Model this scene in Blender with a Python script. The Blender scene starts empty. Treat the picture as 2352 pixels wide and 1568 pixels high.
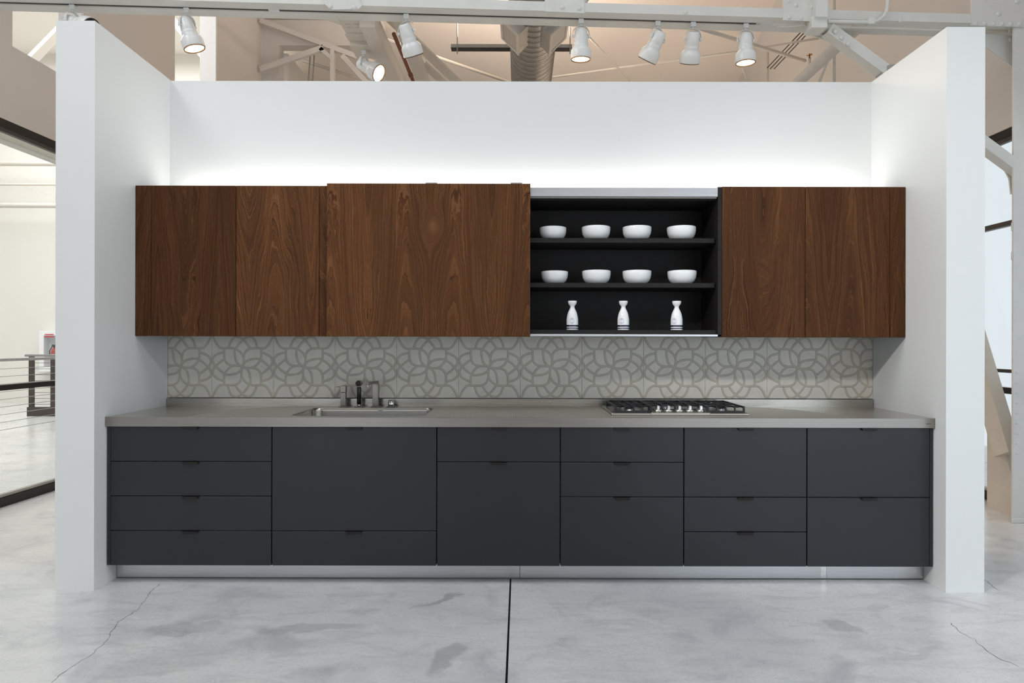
import bpy, bmesh, math, random
from mathutils import Vector, Matrix, Quaternion
R = math.radians
random.seed(7)
C = bpy.context.scene.collection

# ------------------------------------------------------------------ camera
F = 1493.0; CX = 1195.0; CY = 785.0; EYE = 1.327; ROLL = 0.002
cam = bpy.data.cameras.new('camera'); camo = bpy.data.objects.new('camera', cam); C.objects.link(camo)
cam.lens = 36.0 * F / 2352.0; cam.sensor_width = 36.0
cam.shift_x = -19.0 / 2352.0; cam.shift_y = 1.0 / 2352.0
cam.clip_start = 0.05; cam.clip_end = 200
camo.location = (0, 0, EYE); camo.rotation_euler = (R(90), -ROLL, 0)
sc = bpy.context.scene
sc.camera = camo

# ------------------------------------------------------------------ world, exposure
vs = sc.view_settings
vs.view_transform = 'Standard'; vs.look = 'None'; vs.gamma = 1.0; vs.use_curve_mapping = False
vs.exposure = 0.0
w = bpy.data.worlds.new('overcast_sky'); sc.world = w; w.use_nodes = True
w.node_tree.nodes['Background'].inputs['Color'].default_value = (0.90, 0.945, 0.985, 1)
w.node_tree.nodes['Background'].inputs['Strength'].default_value = 1.0
sc.cycles.max_bounces = 10; sc.cycles.diffuse_bounces = 6; sc.cycles.glossy_bounces = 5
sc.cycles.transparent_max_bounces = 10; sc.cycles.use_denoising = True
sc.cycles.sample_clamp_indirect = 6.0
sc.cycles.caustics_reflective = False; sc.cycles.caustics_refractive = False

def area(name, loc, to, sx, sy, power, col):
    l = bpy.data.lights.new(name, 'AREA'); l.shape = 'RECTANGLE'; l.size = sx; l.size_y = sy
    l.energy = power; l.color = col
    o = bpy.data.objects.new(name, l); C.objects.link(o); o.location = loc
    o.rotation_euler = (Vector(to) - Vector(loc)).to_track_quat('-Z', 'Y').to_euler()
    return o
DAY = (0.90, 0.95, 1.0)
# daylight at side glazing, left clerestory, atrium; front and roof ones are added fill
area('right_window_daylight', (3.88, 0.2, 1.60), (-2.0, 1.6, 0.6), 4.6, 2.8, 34, (0.78, 0.89, 1.0))
area('right_rear_window_daylight', (3.88, -2.9, 1.60), (-2.0, 1.6, 0.6), 2.2, 2.8, 25, (0.78, 0.88, 1.0))
area('left_window_daylight', (-4.05, 1.5, 1.65), (2.0, 2.4, 1.2), 3.6, 2.9, 6, (0.95, 0.97, 1.0))
area('left_rear_window_daylight', (-4.05, -2.2, 1.65), (2.0, 2.4, 1.2), 3.0, 2.9, 14, (0.78, 0.88, 1.0))
area('left_clerestory_daylight', (-4.05, 2.0, 4.9), (2.4, 3.2, 1.0), 3.6, 2.2, 105, (0.97, 0.99, 1.0))
sk_ = area('roof_fill', (0.0, 0.9, 7.5), (0.0, 0.9, 0.0), 5.0, 3.4, 90, (0.87, 0.935, 1.0)); sk_.data.spread = R(120)  # added light from above, mainly for the floor; the ceiling has no opening
area('roof_fill_rear', (0.0, -3.2, 7.5), (0.0, -3.2, 0.0), 5.0, 3.4, 28, (0.78, 0.88, 1.0))  # added overhead fill behind the camera
area('roof_fill_near', (0.0, 2.2, 7.5), (0.0, 2.2, 0.0), 5.0, 1.6, 12, (0.87, 0.935, 1.0))  # added overhead fill in front of the alcove
area('front_left_fill', (-3.2, -5.9, 1.7), (-1.2, 4.0, 1.2), 1.5, 3.0, 34, (0.78, 0.88, 1.0))  # added fill for bowls, tiles and lower walls; the front wall is solid
area('front_right_fill', (3.1, -5.9, 1.7), (1.2, 4.0, 1.2), 1.5, 3.0, 34, (0.78, 0.88, 1.0))  # added twin of the left front fill
area('atrium_skylight', (-8.0, 9.0, 7.2), (-8.0, 9.2, 0.0), 6.0, 8.0, 740, (1.0, 0.985, 0.95))
area('pendant_uplight', (-0.13, 8.5, 5.27), (-0.13, 8.5, 7.0), 1.1, 0.06, 125, (1.0, 0.84, 0.70))
area('ceiling_fill_beam', (3.80, 9.6, 3.46), (2.4, 9.6, 6.0), 0.10, 5.6, 80, (1.0, 0.80, 0.62))  # added warm ceiling fill, its source unseen behind the alcove
area('ledge_light', (0.0, 4.11, 2.256), (0.0, 4.17, 3.2), 4.36, 0.024, 6.5, (1.0, 1.0, 0.95))

def track_spot(name, loc, to, power, ang):
    l = bpy.data.lights.new(name, 'SPOT'); l.energy = power; l.color = (1.0, 0.985, 0.97); l.spot_size = R(ang); l.spot_blend = 0.8; l.shadow_soft_size = 0.12
    o = bpy.data.objects.new(name, l); C.objects.link(o); o.location = loc; o.rotation_euler = (Vector(to) - Vector(loc)).to_track_quat('-Z', 'Y').to_euler()
# unseen spots behind the camera: left one read off shadows, right one added fill
track_spot('display_spot_left', (-1.9, 0.3, 4.0), (2.2, 3.55, 1.35), 370, 42)
track_spot('display_fill_right', (1.9, 0.3, 4.0), (-2.2, 3.75, 1.3), 110, 42)

# ------------------------------------------------------------------ helpers
def W(px, py, Y):
    "point of the place seen at a spot of the photo, at depth Y"
    py = py - (px - CX) * ROLL
    return Vector(((px - CX) * Y / F, Y, EYE - (py - CY) * Y / F))
def WZ(px, py, z):
    "same, at a known height"
    py = py - (px - CX) * ROLL
    Y = F * (z - EYE) / (CY - py)
    return Vector(((px - CX) * Y / F, Y, z))

def box(bm, a, b, bev=0.0, seg=1):
    x0, y0, z0 = a; x1, y1, z1 = b
    v = [bm.verts.new(p) for p in ((x0,y0,z0),(x1,y0,z0),(x1,y1,z0),(x0,y1,z0),(x0,y0,z1),(x1,y0,z1),(x1,y1,z1),(x0,y1,z1))]
    fs = [bm.faces.new([v[i] for i in f]) for f in ((3,2,1,0),(4,5,6,7),(0,1,5,4),(1,2,6,5),(2,3,7,6),(3,0,4,7))]
    if bev:
        es = list({e for f in fs for e in f.edges})
        bmesh.ops.bevel(bm, geom=es, offset=bev, segments=seg, profile=0.5, affect='EDGES')
    return bm
def frame_axes(d, up=Vector((0,0,1))):
    d = d.normalized()
    if abs(d.dot(up)) > 0.98: up = Vector((0,1,0))
    s = d.cross(up).normalized(); u = s.cross(d).normalized()
    return s, u
def bar(bm, p0, p1, wdt, hgt, up=Vector((0,0,1))):
    p0, p1 = Vector(p0), Vector(p1); s, u = frame_axes(p1 - p0, up)
    q = []
    for p in (p0, p1):
        q.append([bm.verts.new(p + s*(a*wdt/2) + u*(b*hgt/2)) for a, b in ((-1,-1),(1,-1),(1,1),(-1,1))])
    bm.faces.new(q[0][::-1]); bm.faces.new(q[1])
    for i in range(4): bm.faces.new((q[0][i], q[0][(i+1)%4], q[1][(i+1)%4], q[1][i]))
    return bm
def tube(bm, pts, r, n=12, caps=True, smooth=True):
    pts = [Vector(p) for p in pts]; rings = []; s = None
    for i, p in enumerate(pts):
        d = (pts[min(i+1, len(pts)-1)] - pts[max(i-1, 0)]).normalized()
        if s is None: s, u = frame_axes(d)
        else:
            s = (s - d*s.dot(d)).normalized(); u = s.cross(d).normalized()
        rr = r[i] if isinstance(r, (list, tuple)) else r
        rings.append([bm.verts.new(p + (s*math.cos(2*math.pi*k/n) + u*math.sin(2*math.pi*k/n))*rr) for k in range(n)])
    for a, b in zip(rings, rings[1:]):
        for k in range(n):
            f = bm.faces.new((a[k], a[(k+1)%n], b[(k+1)%n], b[k])); f.smooth = smooth
    if caps:
        bm.faces.new(rings[0][::-1]); bm.faces.new(rings[-1])
    return bm
def lathe(bm, prof, n=32, mtx=None, flat=()):
    rings = []
    for r, z in prof:
        if r < 1e-6: rings.append([bm.verts.new((0,0,z))])
        else: rings.append([bm.verts.new((r*math.cos(2*math.pi*k/n), r*math.sin(2*math.pi*k/n), z)) for k in range(n)])
    vs_ = [v for q in rings for v in q]
    for i, (a, b) in enumerate(zip(rings, rings[1:])):
        for k in range(n):
            k2 = (k+1) % n
            if len(a) == 1 and len(b) == 1: continue
            if len(a) == 1: f = bm.faces.new((a[0], b[k], b[k2]))
            elif len(b) == 1: f = bm.faces.new((a[k], a[k2], b[0]))
            else: f = bm.faces.new((a[k], a[k2], b[k2], b[k]))
            f.smooth = True
    if mtx is not None:
        for v in vs_: v.co = mtx @ v.co
    return bm
def prism(bm, poly, off):
    "poly: 3-d outline, extruded by the vector off"
    off = Vector(off); a = [bm.verts.new(Vector(p)) for p in poly]; b = [bm.verts.new(Vector(p) + off) for p in poly]
    bm.faces.new(a[::-1]); bm.faces.new(b); n = len(a)
    for i in range(n): bm.faces.new((a[i], a[(i+1)%n], b[(i+1)%n], b[i]))
    return bm
def dome(bm, c, n, r, h=0.6):
    "rivet head at c standing out along n"
    q = Vector((0,0,1)).rotation_difference(Vector(n).normalized()).to_matrix().to_4x4()
    m = Matrix.Translation(Vector(c)) @ q
    return lathe(bm, [(r, -0.002), (r*0.92, r*h*0.45), (r*0.6, r*h*0.86), (0, r*h)], 12, m)
def NB(): return bmesh.new()

def obj(name, bm, mat, parent=None, smooth_angle=None):
    if parent is not None and parent.get('_o') is not None:
        o_ = Vector(parent['_o'])
        for v in bm.verts: v.co -= o_
    bmesh.ops.recalc_face_normals(bm, faces=bm.faces)
    me = bpy.data.meshes.new(name); bm.to_mesh(me); bm.free()
    for m in (mat if isinstance(mat, (list, tuple)) else [mat]): me.materials.append(m)
    o = bpy.data.objects.new(name, me); C.objects.link(o)
    if parent is not None:
        o.parent = parent
        if parent.get('_o') is not None: o['_o'] = parent['_o']
    return o
def tag(o, label=None, cat=None, group=None, kind=None):
    if label: o['label'] = label
    if cat: o['category'] = cat
    if group: o['group'] = group
    if kind: o['kind'] = kind
    return o
def thing(name, loc, label, cat, group=None):
    o = bpy.data.objects.new(name, None); C.objects.link(o); o.empty_display_size = 0.05
    o.location = loc; o['_o'] = tuple(loc)
    return tag(o, label, cat, group)
def struct(name, bm, mat, parent=None):
    o = obj(name, bm, mat, parent)
    if parent is None: o['kind'] = 'structure'
    return o
def copy_tree(o, parent=None):
    c = o.copy(); C.objects.link(c); c.parent = parent
    for ch in o.children: copy_tree(ch, c)
    return c

# ------------------------------------------------------------------ materials
def nodes(name):
    m = bpy.data.materials.new(name); m.use_nodes = True
    nt = m.node_tree; b = nt.nodes['Principled BSDF']
    return m, nt, b
def N(nt, t, **kw):
    n = nt.nodes.new(t)
    for k, v in kw.items():
        if k.startswith('i_'): n.inputs[k[2:].replace('_', ' ')].default_value = v
        else: setattr(n, k, v)
    return n
def math_(nt, op, a, b=None, c=None):
    n = nt.nodes.new('ShaderNodeMath'); n.operation = op
    for i, x in enumerate((a, b, c)):
        if x is None: continue
        if isinstance(x, (int, float)): n.inputs[i].default_value = x
        else: nt.links.new(x, n.inputs[i])
    return n.outputs[0]
def objco(nt): return N(nt, 'ShaderNodeTexCoord').outputs['Object']
def geoco(nt): return N(nt, 'ShaderNodeNewGeometry').outputs['Position']
def sep(nt, v):
    n = nt.nodes.new('ShaderNodeSeparateXYZ'); nt.links.new(v, n.inputs[0]); return n.outputs
def comb(nt, x, y, z):
    n = nt.nodes.new('ShaderNodeCombineXYZ')
    for i, q in enumerate((x, y, z)):
        if isinstance(q, (int, float)): n.inputs[i].default_value = q
        else: nt.links.new(q, n.inputs[i])
    return n.outputs[0]
def noise(nt, vec, scale, detail=3, rough=0.55, dist=0.0):
    n = N(nt, 'ShaderNodeTexNoise'); n.inputs['Scale'].default_value = scale; n.inputs['Detail'].default_value = detail
    n.inputs['Roughness'].default_value = rough; n.inputs['Distortion'].default_value = dist
    nt.links.new(vec, n.inputs['Vector']); return n.outputs['Fac']
def ramp(nt, f, stops):
    n = N(nt, 'ShaderNodeValToRGB'); e = n.color_ramp.elements
    while len(e) < len(stops): e.new(0.5)
    for i, (p, c) in enumerate(stops): e[i].position = p; e[i].color = (*c, 1) if len(c) == 3 else c
    nt.links.new(f, n.inputs[0]); return n.outputs[0]
def mixc(nt, f, a, b, mode='MIX'):
    n = N(nt, 'ShaderNodeMix', data_type='RGBA', blend_type=mode)
    for i, x in ((0, f), (6, a), (7, b)):
        if isinstance(x, (int, float)): n.inputs[i].default_value = x
        elif isinstance(x, tuple): n.inputs[i].default_value = (*x, 1) if len(x) == 3 else x
        else: nt.links.new(x, n.inputs[i])
    return n.outputs[2]
def bump(nt, b, h, strength=0.2, dist=0.002):
    n = N(nt, 'ShaderNodeBump'); n.inputs['Strength'].default_value = strength; n.inputs['Distance'].default_value = dist
    nt.links.new(h, n.inputs['Height']); nt.links.new(n.outputs[0], b.inputs['Normal'])
def setb(b, col=None, rough=None, metal=None, spec=None, **kw):
    if col: b.inputs['Base Color'].default_value = (*col, 1)
    if rough is not None: b.inputs['Roughness'].default_value = rough
    if metal is not None: b.inputs['Metallic'].default_value = metal
    if spec is not None: b.inputs['Specular IOR Level'].default_value = spec

def paint(name, col, rough=0.5, var=0.03, spec=0.4, scale=9.0):
    m, nt, b = nodes(name); setb(b, col, rough, 0, spec)
    f = noise(nt, geoco(nt), scale, 3)
    c2 = tuple(max(0, x*(1-var*2)) for x in col); c3 = tuple(min(1, x*(1+var)) for x in col)
    nt.links.new(ramp(nt, f, [(0.3, c2), (0.7, c3)]), b.inputs['Base Color'])
    bump(nt, b, noise(nt, geoco(nt), 240, 2), 0.05, 0.001)
    return m
def metal(name, col, rough=0.3, brushed=None, metallic=1.0):
    m, nt, b = nodes(name); setb(b, col, rough, metallic)
    p = sep(nt, objco(nt))
    if brushed == 'x': v = comb(nt, math_(nt, 'MULTIPLY', p[0], 3.0), math_(nt, 'MULTIPLY', p[1], 400.0), math_(nt, 'MULTIPLY', p[2], 400.0))
    elif brushed == 'z': v = comb(nt, math_(nt, 'MULTIPLY', p[0], 400.0), math_(nt, 'MULTIPLY', p[1], 400.0), math_(nt, 'MULTIPLY', p[2], 3.0))
    else: v = comb(nt, math_(nt, 'MULTIPLY', p[0], 20.0), math_(nt, 'MULTIPLY', p[1], 20.0), math_(nt, 'MULTIPLY', p[2], 20.0))
    f = noise(nt, v, 1.0, 3)
    nt.links.new(ramp(nt, f, [(0.25, tuple(x*0.86 for x in col)), (0.75, tuple(min(1, x*1.08) for x in col))]), b.inputs['Base Color'])
    r = N(nt, 'ShaderNodeMapRange'); nt.links.new(f, r.inputs[0]); r.inputs[3].default_value = rough*0.8; r.inputs[4].default_value = rough*1.25
    nt.links.new(r.outputs[0], b.inputs['Roughness'])
    if brushed: bump(nt, b, f, 0.05, 0.0005)
    return m
def emit(name, col, s):
    m, nt, b = nodes(name); setb(b, (0.8, 0.8, 0.8), 0.4)
    b.inputs['Emission Color'].default_value = (*col, 1); b.inputs['Emission Strength'].default_value = s
    f = noise(nt, objco(nt), 30, 2)
    nt.links.new(ramp(nt, f, [(0.0, tuple(x*0.96 for x in col)), (1.0, col)]), b.inputs['Emission Color'])
    return m
def glass(name, tint=(0.95, 0.97, 0.975)):
    m, nt, b = nodes(name)
    tr = N(nt, 'ShaderNodeBsdfTransparent'); tr.inputs[0].default_value = (*tint, 1)
    gl = N(nt, 'ShaderNodeBsdfGlossy'); gl.inputs['Roughness'].default_value = 0.02
    mx = N(nt, 'ShaderNodeMixShader'); mx.inputs[0].default_value = 0.05
    nt.links.new(tr.outputs[0], mx.inputs[1]); nt.links.new(gl.outputs[0], mx.inputs[2])
    nt.links.new(mx.outputs[0], nt.nodes['Material Output'].inputs[0])
    return m

def wood(name, seed, x0, dark=1.0, leaf=0.36, knot=None):
    m, nt, b = nodes(name)
    p = sep(nt, geoco(nt))
    x = math_(nt, 'ADD', p[0], -x0); z = p[2]
    u = math_(nt, 'PINGPONG', x, leaf)
    wob = noise(nt, comb(nt, math_(nt, 'MULTIPLY', x, 20.0), seed, math_(nt, 'MULTIPLY', z, 7.0)), 1.0, 5, 0.65)
    n1 = noise(nt, comb(nt, math_(nt, 'MULTIPLY', u, 5.5), seed*1.7, math_(nt, 'MULTIPLY', z, 0.95)), 1.0, 2.0, 0.45)
    # cathedral arches near the heart of each leaf, straight grain outside
    d = math_(nt, 'ABSOLUTE', math_(nt, 'ADD', u, -leaf*0.40))
    arch = math_(nt, 'MULTIPLY', math_(nt, 'SQRT', math_(nt, 'ADD', math_(nt, 'MULTIPLY', d, d), 0.0009)), 30.0)
    vz = math_(nt, 'MULTIPLY', z, 2.6 if seed % 2 < 1 else -2.6)
    v = math_(nt, 'ADD', arch, vz)
    v = math_(nt, 'ADD', v, math_(nt, 'MULTIPLY', n1, 6.0))
    v = math_(nt, 'ADD', v, math_(nt, 'MULTIPLY', wob, 0.75))
    if knot:
        kx, kz = knot
        dx = math_(nt, 'ADD', p[0], -kx); dz = math_(nt, 'MULTIPLY', math_(nt, 'ADD', z, -kz), 0.8)
        r2 = math_(nt, 'ADD', math_(nt, 'MULTIPLY', dx, dx), math_(nt, 'MULTIPLY', dz, dz))
        kf = math_(nt, 'POWER', 2.718, math_(nt, 'MULTIPLY', r2, -300.0))
        v = math_(nt, 'ADD', v, math_(nt, 'MULTIPLY', kf, 3.2))
    g1 = noise(nt, comb(nt, math_(nt, 'MULTIPLY', v, 1.1), seed*3.1, math_(nt, 'MULTIPLY', z, 0.2)), 1.0, 1.0, 0.5)
    g2 = noise(nt, comb(nt, math_(nt, 'MULTIPLY', v, 3.4), seed*5.3, math_(nt, 'MULTIPLY', z, 0.4)), 1.0, 2.5, 0.62)
    g3 = noise(nt, comb(nt, math_(nt, 'MULTIPLY', v, 8.0), seed*7.7, math_(nt, 'MULTIPLY', z, 0.8)), 1.0, 2.0, 0.6)
    fib = noise(nt, comb(nt, math_(nt, 'MULTIPLY', x, 330.0), seed, math_(nt, 'MULTIPLY', z, 9.0)), 1.0, 3, 0.6)
    big = noise(nt, comb(nt, math_(nt, 'MULTIPLY', x, 6.0), seed*2.3, math_(nt, 'MULTIPLY', z, 0.7)), 1.0, 1, 0.5)
    mixv = math_(nt, 'ADD', math_(nt, 'MULTIPLY', g1, 0.40), math_(nt, 'ADD', math_(nt, 'MULTIPLY', g2, 0.35), math_(nt, 'MULTIPLY', g3, 0.25)))
    k = dark
    c1 = ramp(nt, mixv, [(0.30, (0.066*k, 0.0255*k, 0.0110*k)), (0.45, (0.116*k, 0.0465*k, 0.0190*k)),
                         (0.57, (0.150*k, 0.0620*k, 0.0245*k)), (0.70, (0.265*k, 0.1250*k, 0.0480*k))])
    c2 = mixc(nt, ramp(nt, fib, [(0.35, (0.5, 0.5, 0.5)), (0.62, (0, 0, 0))]), c1, (0.060*k, 0.023*k, 0.0100*k))
    c3 = mixc(nt, ramp(nt, big, [(0.36, (0.5, 0.5, 0.5)), (0.56, (0, 0, 0))]), c2, (0.066*k, 0.029*k, 0.0120*k))
    line = ramp(nt, g2, [(0.455, (0, 0, 0)), (0.480, (0.75, 0.75, 0.75)), (0.495, (0, 0, 0))])
    c4 = mixc(nt, line, c3, (0.036*k, 0.0135*k, 0.0070*k))
    hl = ramp(nt, g2, [(0.500, (0, 0, 0)), (0.515, (0.45, 0.45, 0.45)), (0.540, (0, 0, 0))])
    c4 = mixc(nt, hl, c4, (0.250*k, 0.118*k, 0.046*k))
    if knot:
        c4 = mixc(nt, math_(nt, 'MULTIPLY', math_(nt, 'POWER', kf, 4.0), 0.40), c4, (0.27, 0.13, 0.05))
    nt.links.new(c4, b.inputs['Base Color'])
    setb(b, None, 0.55, 0, 0.08)
    bump(nt, b, fib, 0.10, 0.0006)
    return m

M = {}
M['white'] = paint('white_wall_paint', (0.80, 0.81, 0.80), 0.55, 0.008, 0.35, 1.2)
M['hall'] = paint('hall_wall_paint', (0.69, 0.66, 0.63), 0.7, 0.015, 0.2, 0.8)
M['ceil'] = paint('ceiling_paint', (0.76, 0.69, 0.625), 0.8, 0.015, 0.2, 0.7)
M['cream'] = paint('cream_wall_paint', (0.80, 0.78, 0.74), 0.7, 0.012, 0.2, 0.6)
M['steelpaint'] = paint('truss_white_paint', (0.72, 0.715, 0.68), 0.42, 0.03, 0.5, 5.0)
M['beampaint'] = paint('beam_cream_paint', (0.66, 0.60, 0.53), 0.5, 0.03, 0.4, 5.0)
M['lampwhite'] = paint('lamp_white_enamel', (0.78, 0.79, 0.78), 0.22, 0.008, 0.6, 4.0)
M['trackwhite'] = paint('track_grey_enamel', (0.52, 0.515, 0.49), 0.4, 0.01, 0.5, 4.0)
M['slot'] = paint('track_slot_dark', (0.05, 0.045, 0.04), 0.6, 0.02, 0.3)
M['black'] = paint('black_frame_paint', (0.018, 0.016, 0.014), 0.4, 0.02, 0.4)
M['brown'] = paint('copper_brown_pipe', (0.17, 0.055, 0.022), 0.45, 0.05, 0.5, 20)
M['rail'] = metal('rail_grey_steel', (0.42, 0.42, 0.43), 0.4)
M['railpost'] = paint('railing_post_paint', (0.06, 0.047, 0.042), 0.45, 0.04, 0.4)
M['steel'] = metal('brushed_steel', (0.44, 0.415, 0.375), 0.27, 'x')
M['steelshade'] = metal('shaded_edge_steel', (0.33, 0.305, 0.28), 0.30, 'x')  # same steel darkened: the edge's dark reflection put into its colour
M['kicksteel'] = metal('toe_kick_steel', (0.60, 0.605, 0.615), 0.34, 'x')
M['ductseam'] = metal('duct_seam', (0.34, 0.325, 0.30), 0.42)
M['steelfit'] = metal('satin_steel_fittings', (0.25, 0.225, 0.20), 0.28, 'z')
M['chrome'] = metal('polished_steel', (0.72, 0.71, 0.69), 0.12)
M['alu'] = metal('anodised_aluminium', (0.72, 0.73, 0.75), 0.38, 'x')
M['galv'] = metal('galvanised_duct', (0.60, 0.575, 0.54), 0.38)
M['iron'] = paint('cast_iron', (0.016, 0.015, 0.018), 0.5, 0.05, 0.5, 60)
M['rubber'] = paint('black_rubber', (0.008, 0.008, 0.008), 0.35, 0.02, 0.5)
M['front'] = paint('charcoal_lacquer', (0.0190, 0.0196, 0.0240), 0.36, 0.02, 0.42, 2.0)
M['pull'] = paint('black_pull', (0.010, 0.008, 0.008), 0.4, 0.02, 0.4)
M['darkwood'] = paint('dark_cabinet_interior', (0.0115, 0.0090, 0.0085), 0.6, 0.12, 0.35, 30)
M['ceramic'] = paint('white_porcelain', (0.88, 0.885, 0.89), 0.10, 0.006, 0.6, 3)
M['navy'] = paint('navy_glaze', (0.010, 0.010, 0.045), 0.15, 0.02, 0.6)
M['mark'] = paint('etched_mark', (0.05, 0.04, 0.04), 0.5, 0.02, 0.3)
M['red'] = paint('red_print', (0.55, 0.05, 0.05), 0.5, 0.02, 0.3)
M['whitemetal'] = paint('white_metal', (0.86, 0.86, 0.88), 0.4, 0.01, 0.4)
M['joint'] = paint('joint_filler', (0.008, 0.007, 0.006), 0.8, 0.1, 0.1)
M['grey'] = paint('grey_channel', (0.36, 0.35, 0.325), 0.45, 0.03, 0.4)
M['glow'] = emit('lamp_lens_glow', (1.0, 0.86, 0.70), 9.0)
M['copperrim'] = metal('lamp_rim_copper', (0.50, 0.27, 0.12), 0.3)
M['led'] = emit('led_diffuser', (1.0, 1.0, 0.95), 4.0)
M['glass'] = glass('window_glass')
M['bluewhite'] = paint('pale_blue_panel', (0.74, 0.80, 0.86), 0.5, 0.01, 0.3)

def concrete():
    m, nt, b = nodes('polished_concrete')
    g = geoco(nt); p = sep(nt, g)
    big = noise(nt, g, 0.9, 3, 0.55, 0.4)
    mid = noise(nt, g, 3.2, 6, 0.62, 0.6)
    st = noise(nt, comb(nt, math_(nt, 'MULTIPLY', p[0], 4.0), math_(nt, 'MULTIPLY', p[1], 14.0), 0.0), 1.0, 6, 0.68, 0.8)
    fine = noise(nt, g, 60, 4, 0.7)
    c = ramp(nt, big, [(0.30, (0.545, 0.559, 0.580)), (0.70, (0.718, 0.718, 0.711))])
    c = mixc(nt, ramp(nt, mid, [(0.30, (0.6, 0.6, 0.6)), (0.47, (0, 0, 0))]), c, (0.387, 0.400, 0.425))
    c = mixc(nt, ramp(nt, mid, [(0.50, (0, 0, 0)), (0.85, (0.5, 0.5, 0.5))]), c, (0.828, 0.814, 0.780))
    c = mixc(nt, ramp(nt, st, [(0.24, (0.6, 0.6, 0.6)), (0.52, (0, 0, 0))]), c, (0.43, 0.435, 0.45))
    c = mixc(nt, ramp(nt, fine, [(0.28, (0.35, 0.35, 0.35)), (0.50, (0, 0, 0))]), c, (0.36, 0.36, 0.365))
    # stains of the slab
    wx = math_(nt, 'MULTIPLY', math_(nt, 'ADD', noise(nt, g, 5.0, 3), -0.5), 0.28)
    wy = math_(nt, 'MULTIPLY', math_(nt, 'ADD', noise(nt, comb(nt, p[1], p[0], 3.0), 5.0, 3), -0.5), 0.28)
    for sx, sy, rx, ry, ang, amt in ((-0.40, 3.35, 0.13, 0.035, 35, 0.50), (-0.30, 2.72, 0.06, 0.13, -18, 0.45), (-0.98, 3.02, 0.26, 0.05, 6, 0.34),
                                     (-1.55, 3.00, 0.16, 0.06, 0, 0.34), (-1.85, 2.95, 0.25, 0.12, 15, 0.18), (1.50, 3.02, 0.10, 0.05, -35, 0.36),
                                     (-1.45, 2.72, 0.25, 0.12, 30, 0.22), (1.7, 2.8, 0.2, 0.03, 25, 0.18)):
        ca, sa = math.cos(R(ang)), math.sin(R(ang))
        dx = math_(nt, 'ADD', math_(nt, 'ADD', p[0], -sx), wx); dy = math_(nt, 'ADD', math_(nt, 'ADD', p[1], -sy), wy)
        a_ = math_(nt, 'ADD', math_(nt, 'MULTIPLY', dx, ca/rx), math_(nt, 'MULTIPLY', dy, sa/rx))
        b_ = math_(nt, 'ADD', math_(nt, 'MULTIPLY', dx, -sa/ry), math_(nt, 'MULTIPLY', dy, ca/ry))
        q = math_(nt, 'ADD', math_(nt, 'MULTIPLY', a_, a_), math_(nt, 'MULTIPLY', b_, b_))
        f = N(nt, 'ShaderNodeMapRange'); f.interpolation_type = 'SMOOTHSTEP'
        nt.links.new(q, f.inputs[0]); f.inputs[1].default_value = 0.4; f.inputs[2].default_value = 1.6
        f.inputs[3].default_value = amt; f.inputs[4].default_value = 0.0
        c = mixc(nt, f.outputs[0], c, (0.234, 0.246, 0.263))
    nt.links.new(c, b.inputs['Base Color'])
    setb(b, None, 0.24, 0, 0.42)
    r = N(nt, 'ShaderNodeMapRange'); nt.links.new(mid, r.inputs[0]); r.inputs[1].default_value = 0.3; r.inputs[2].default_value = 0.7
    r.inputs[3].default_value = 0.30; r.inputs[4].default_value = 0.19
    nt.links.new(r.outputs[0], b.inputs['Roughness'])
    bump(nt, b, fine, 0.03, 0.001)
    return m
M['concrete'] = concrete()

def tile_mat(name, col, rough):
    m, nt, b = nodes(name); setb(b, col, rough, 0, 0.4)
    g = geoco(nt)
    f = noise(nt, g, 14, 4)
    nt.links.new(ramp(nt, f, [(0.3, tuple(x*0.93 for x in col)), (0.7, tuple(x*1.05 for x in col))]), b.inputs['Base Color'])
    bump(nt, b, noise(nt, g, 120, 3), 0.08, 0.001)
    return m
M['tile'] = tile_mat('tile_clay_grey', (0.76, 0.72, 0.64), 0.42)
M['tileline'] = tile_mat('tile_inlay_olive', (0.565, 0.53, 0.44), 0.5)

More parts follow.
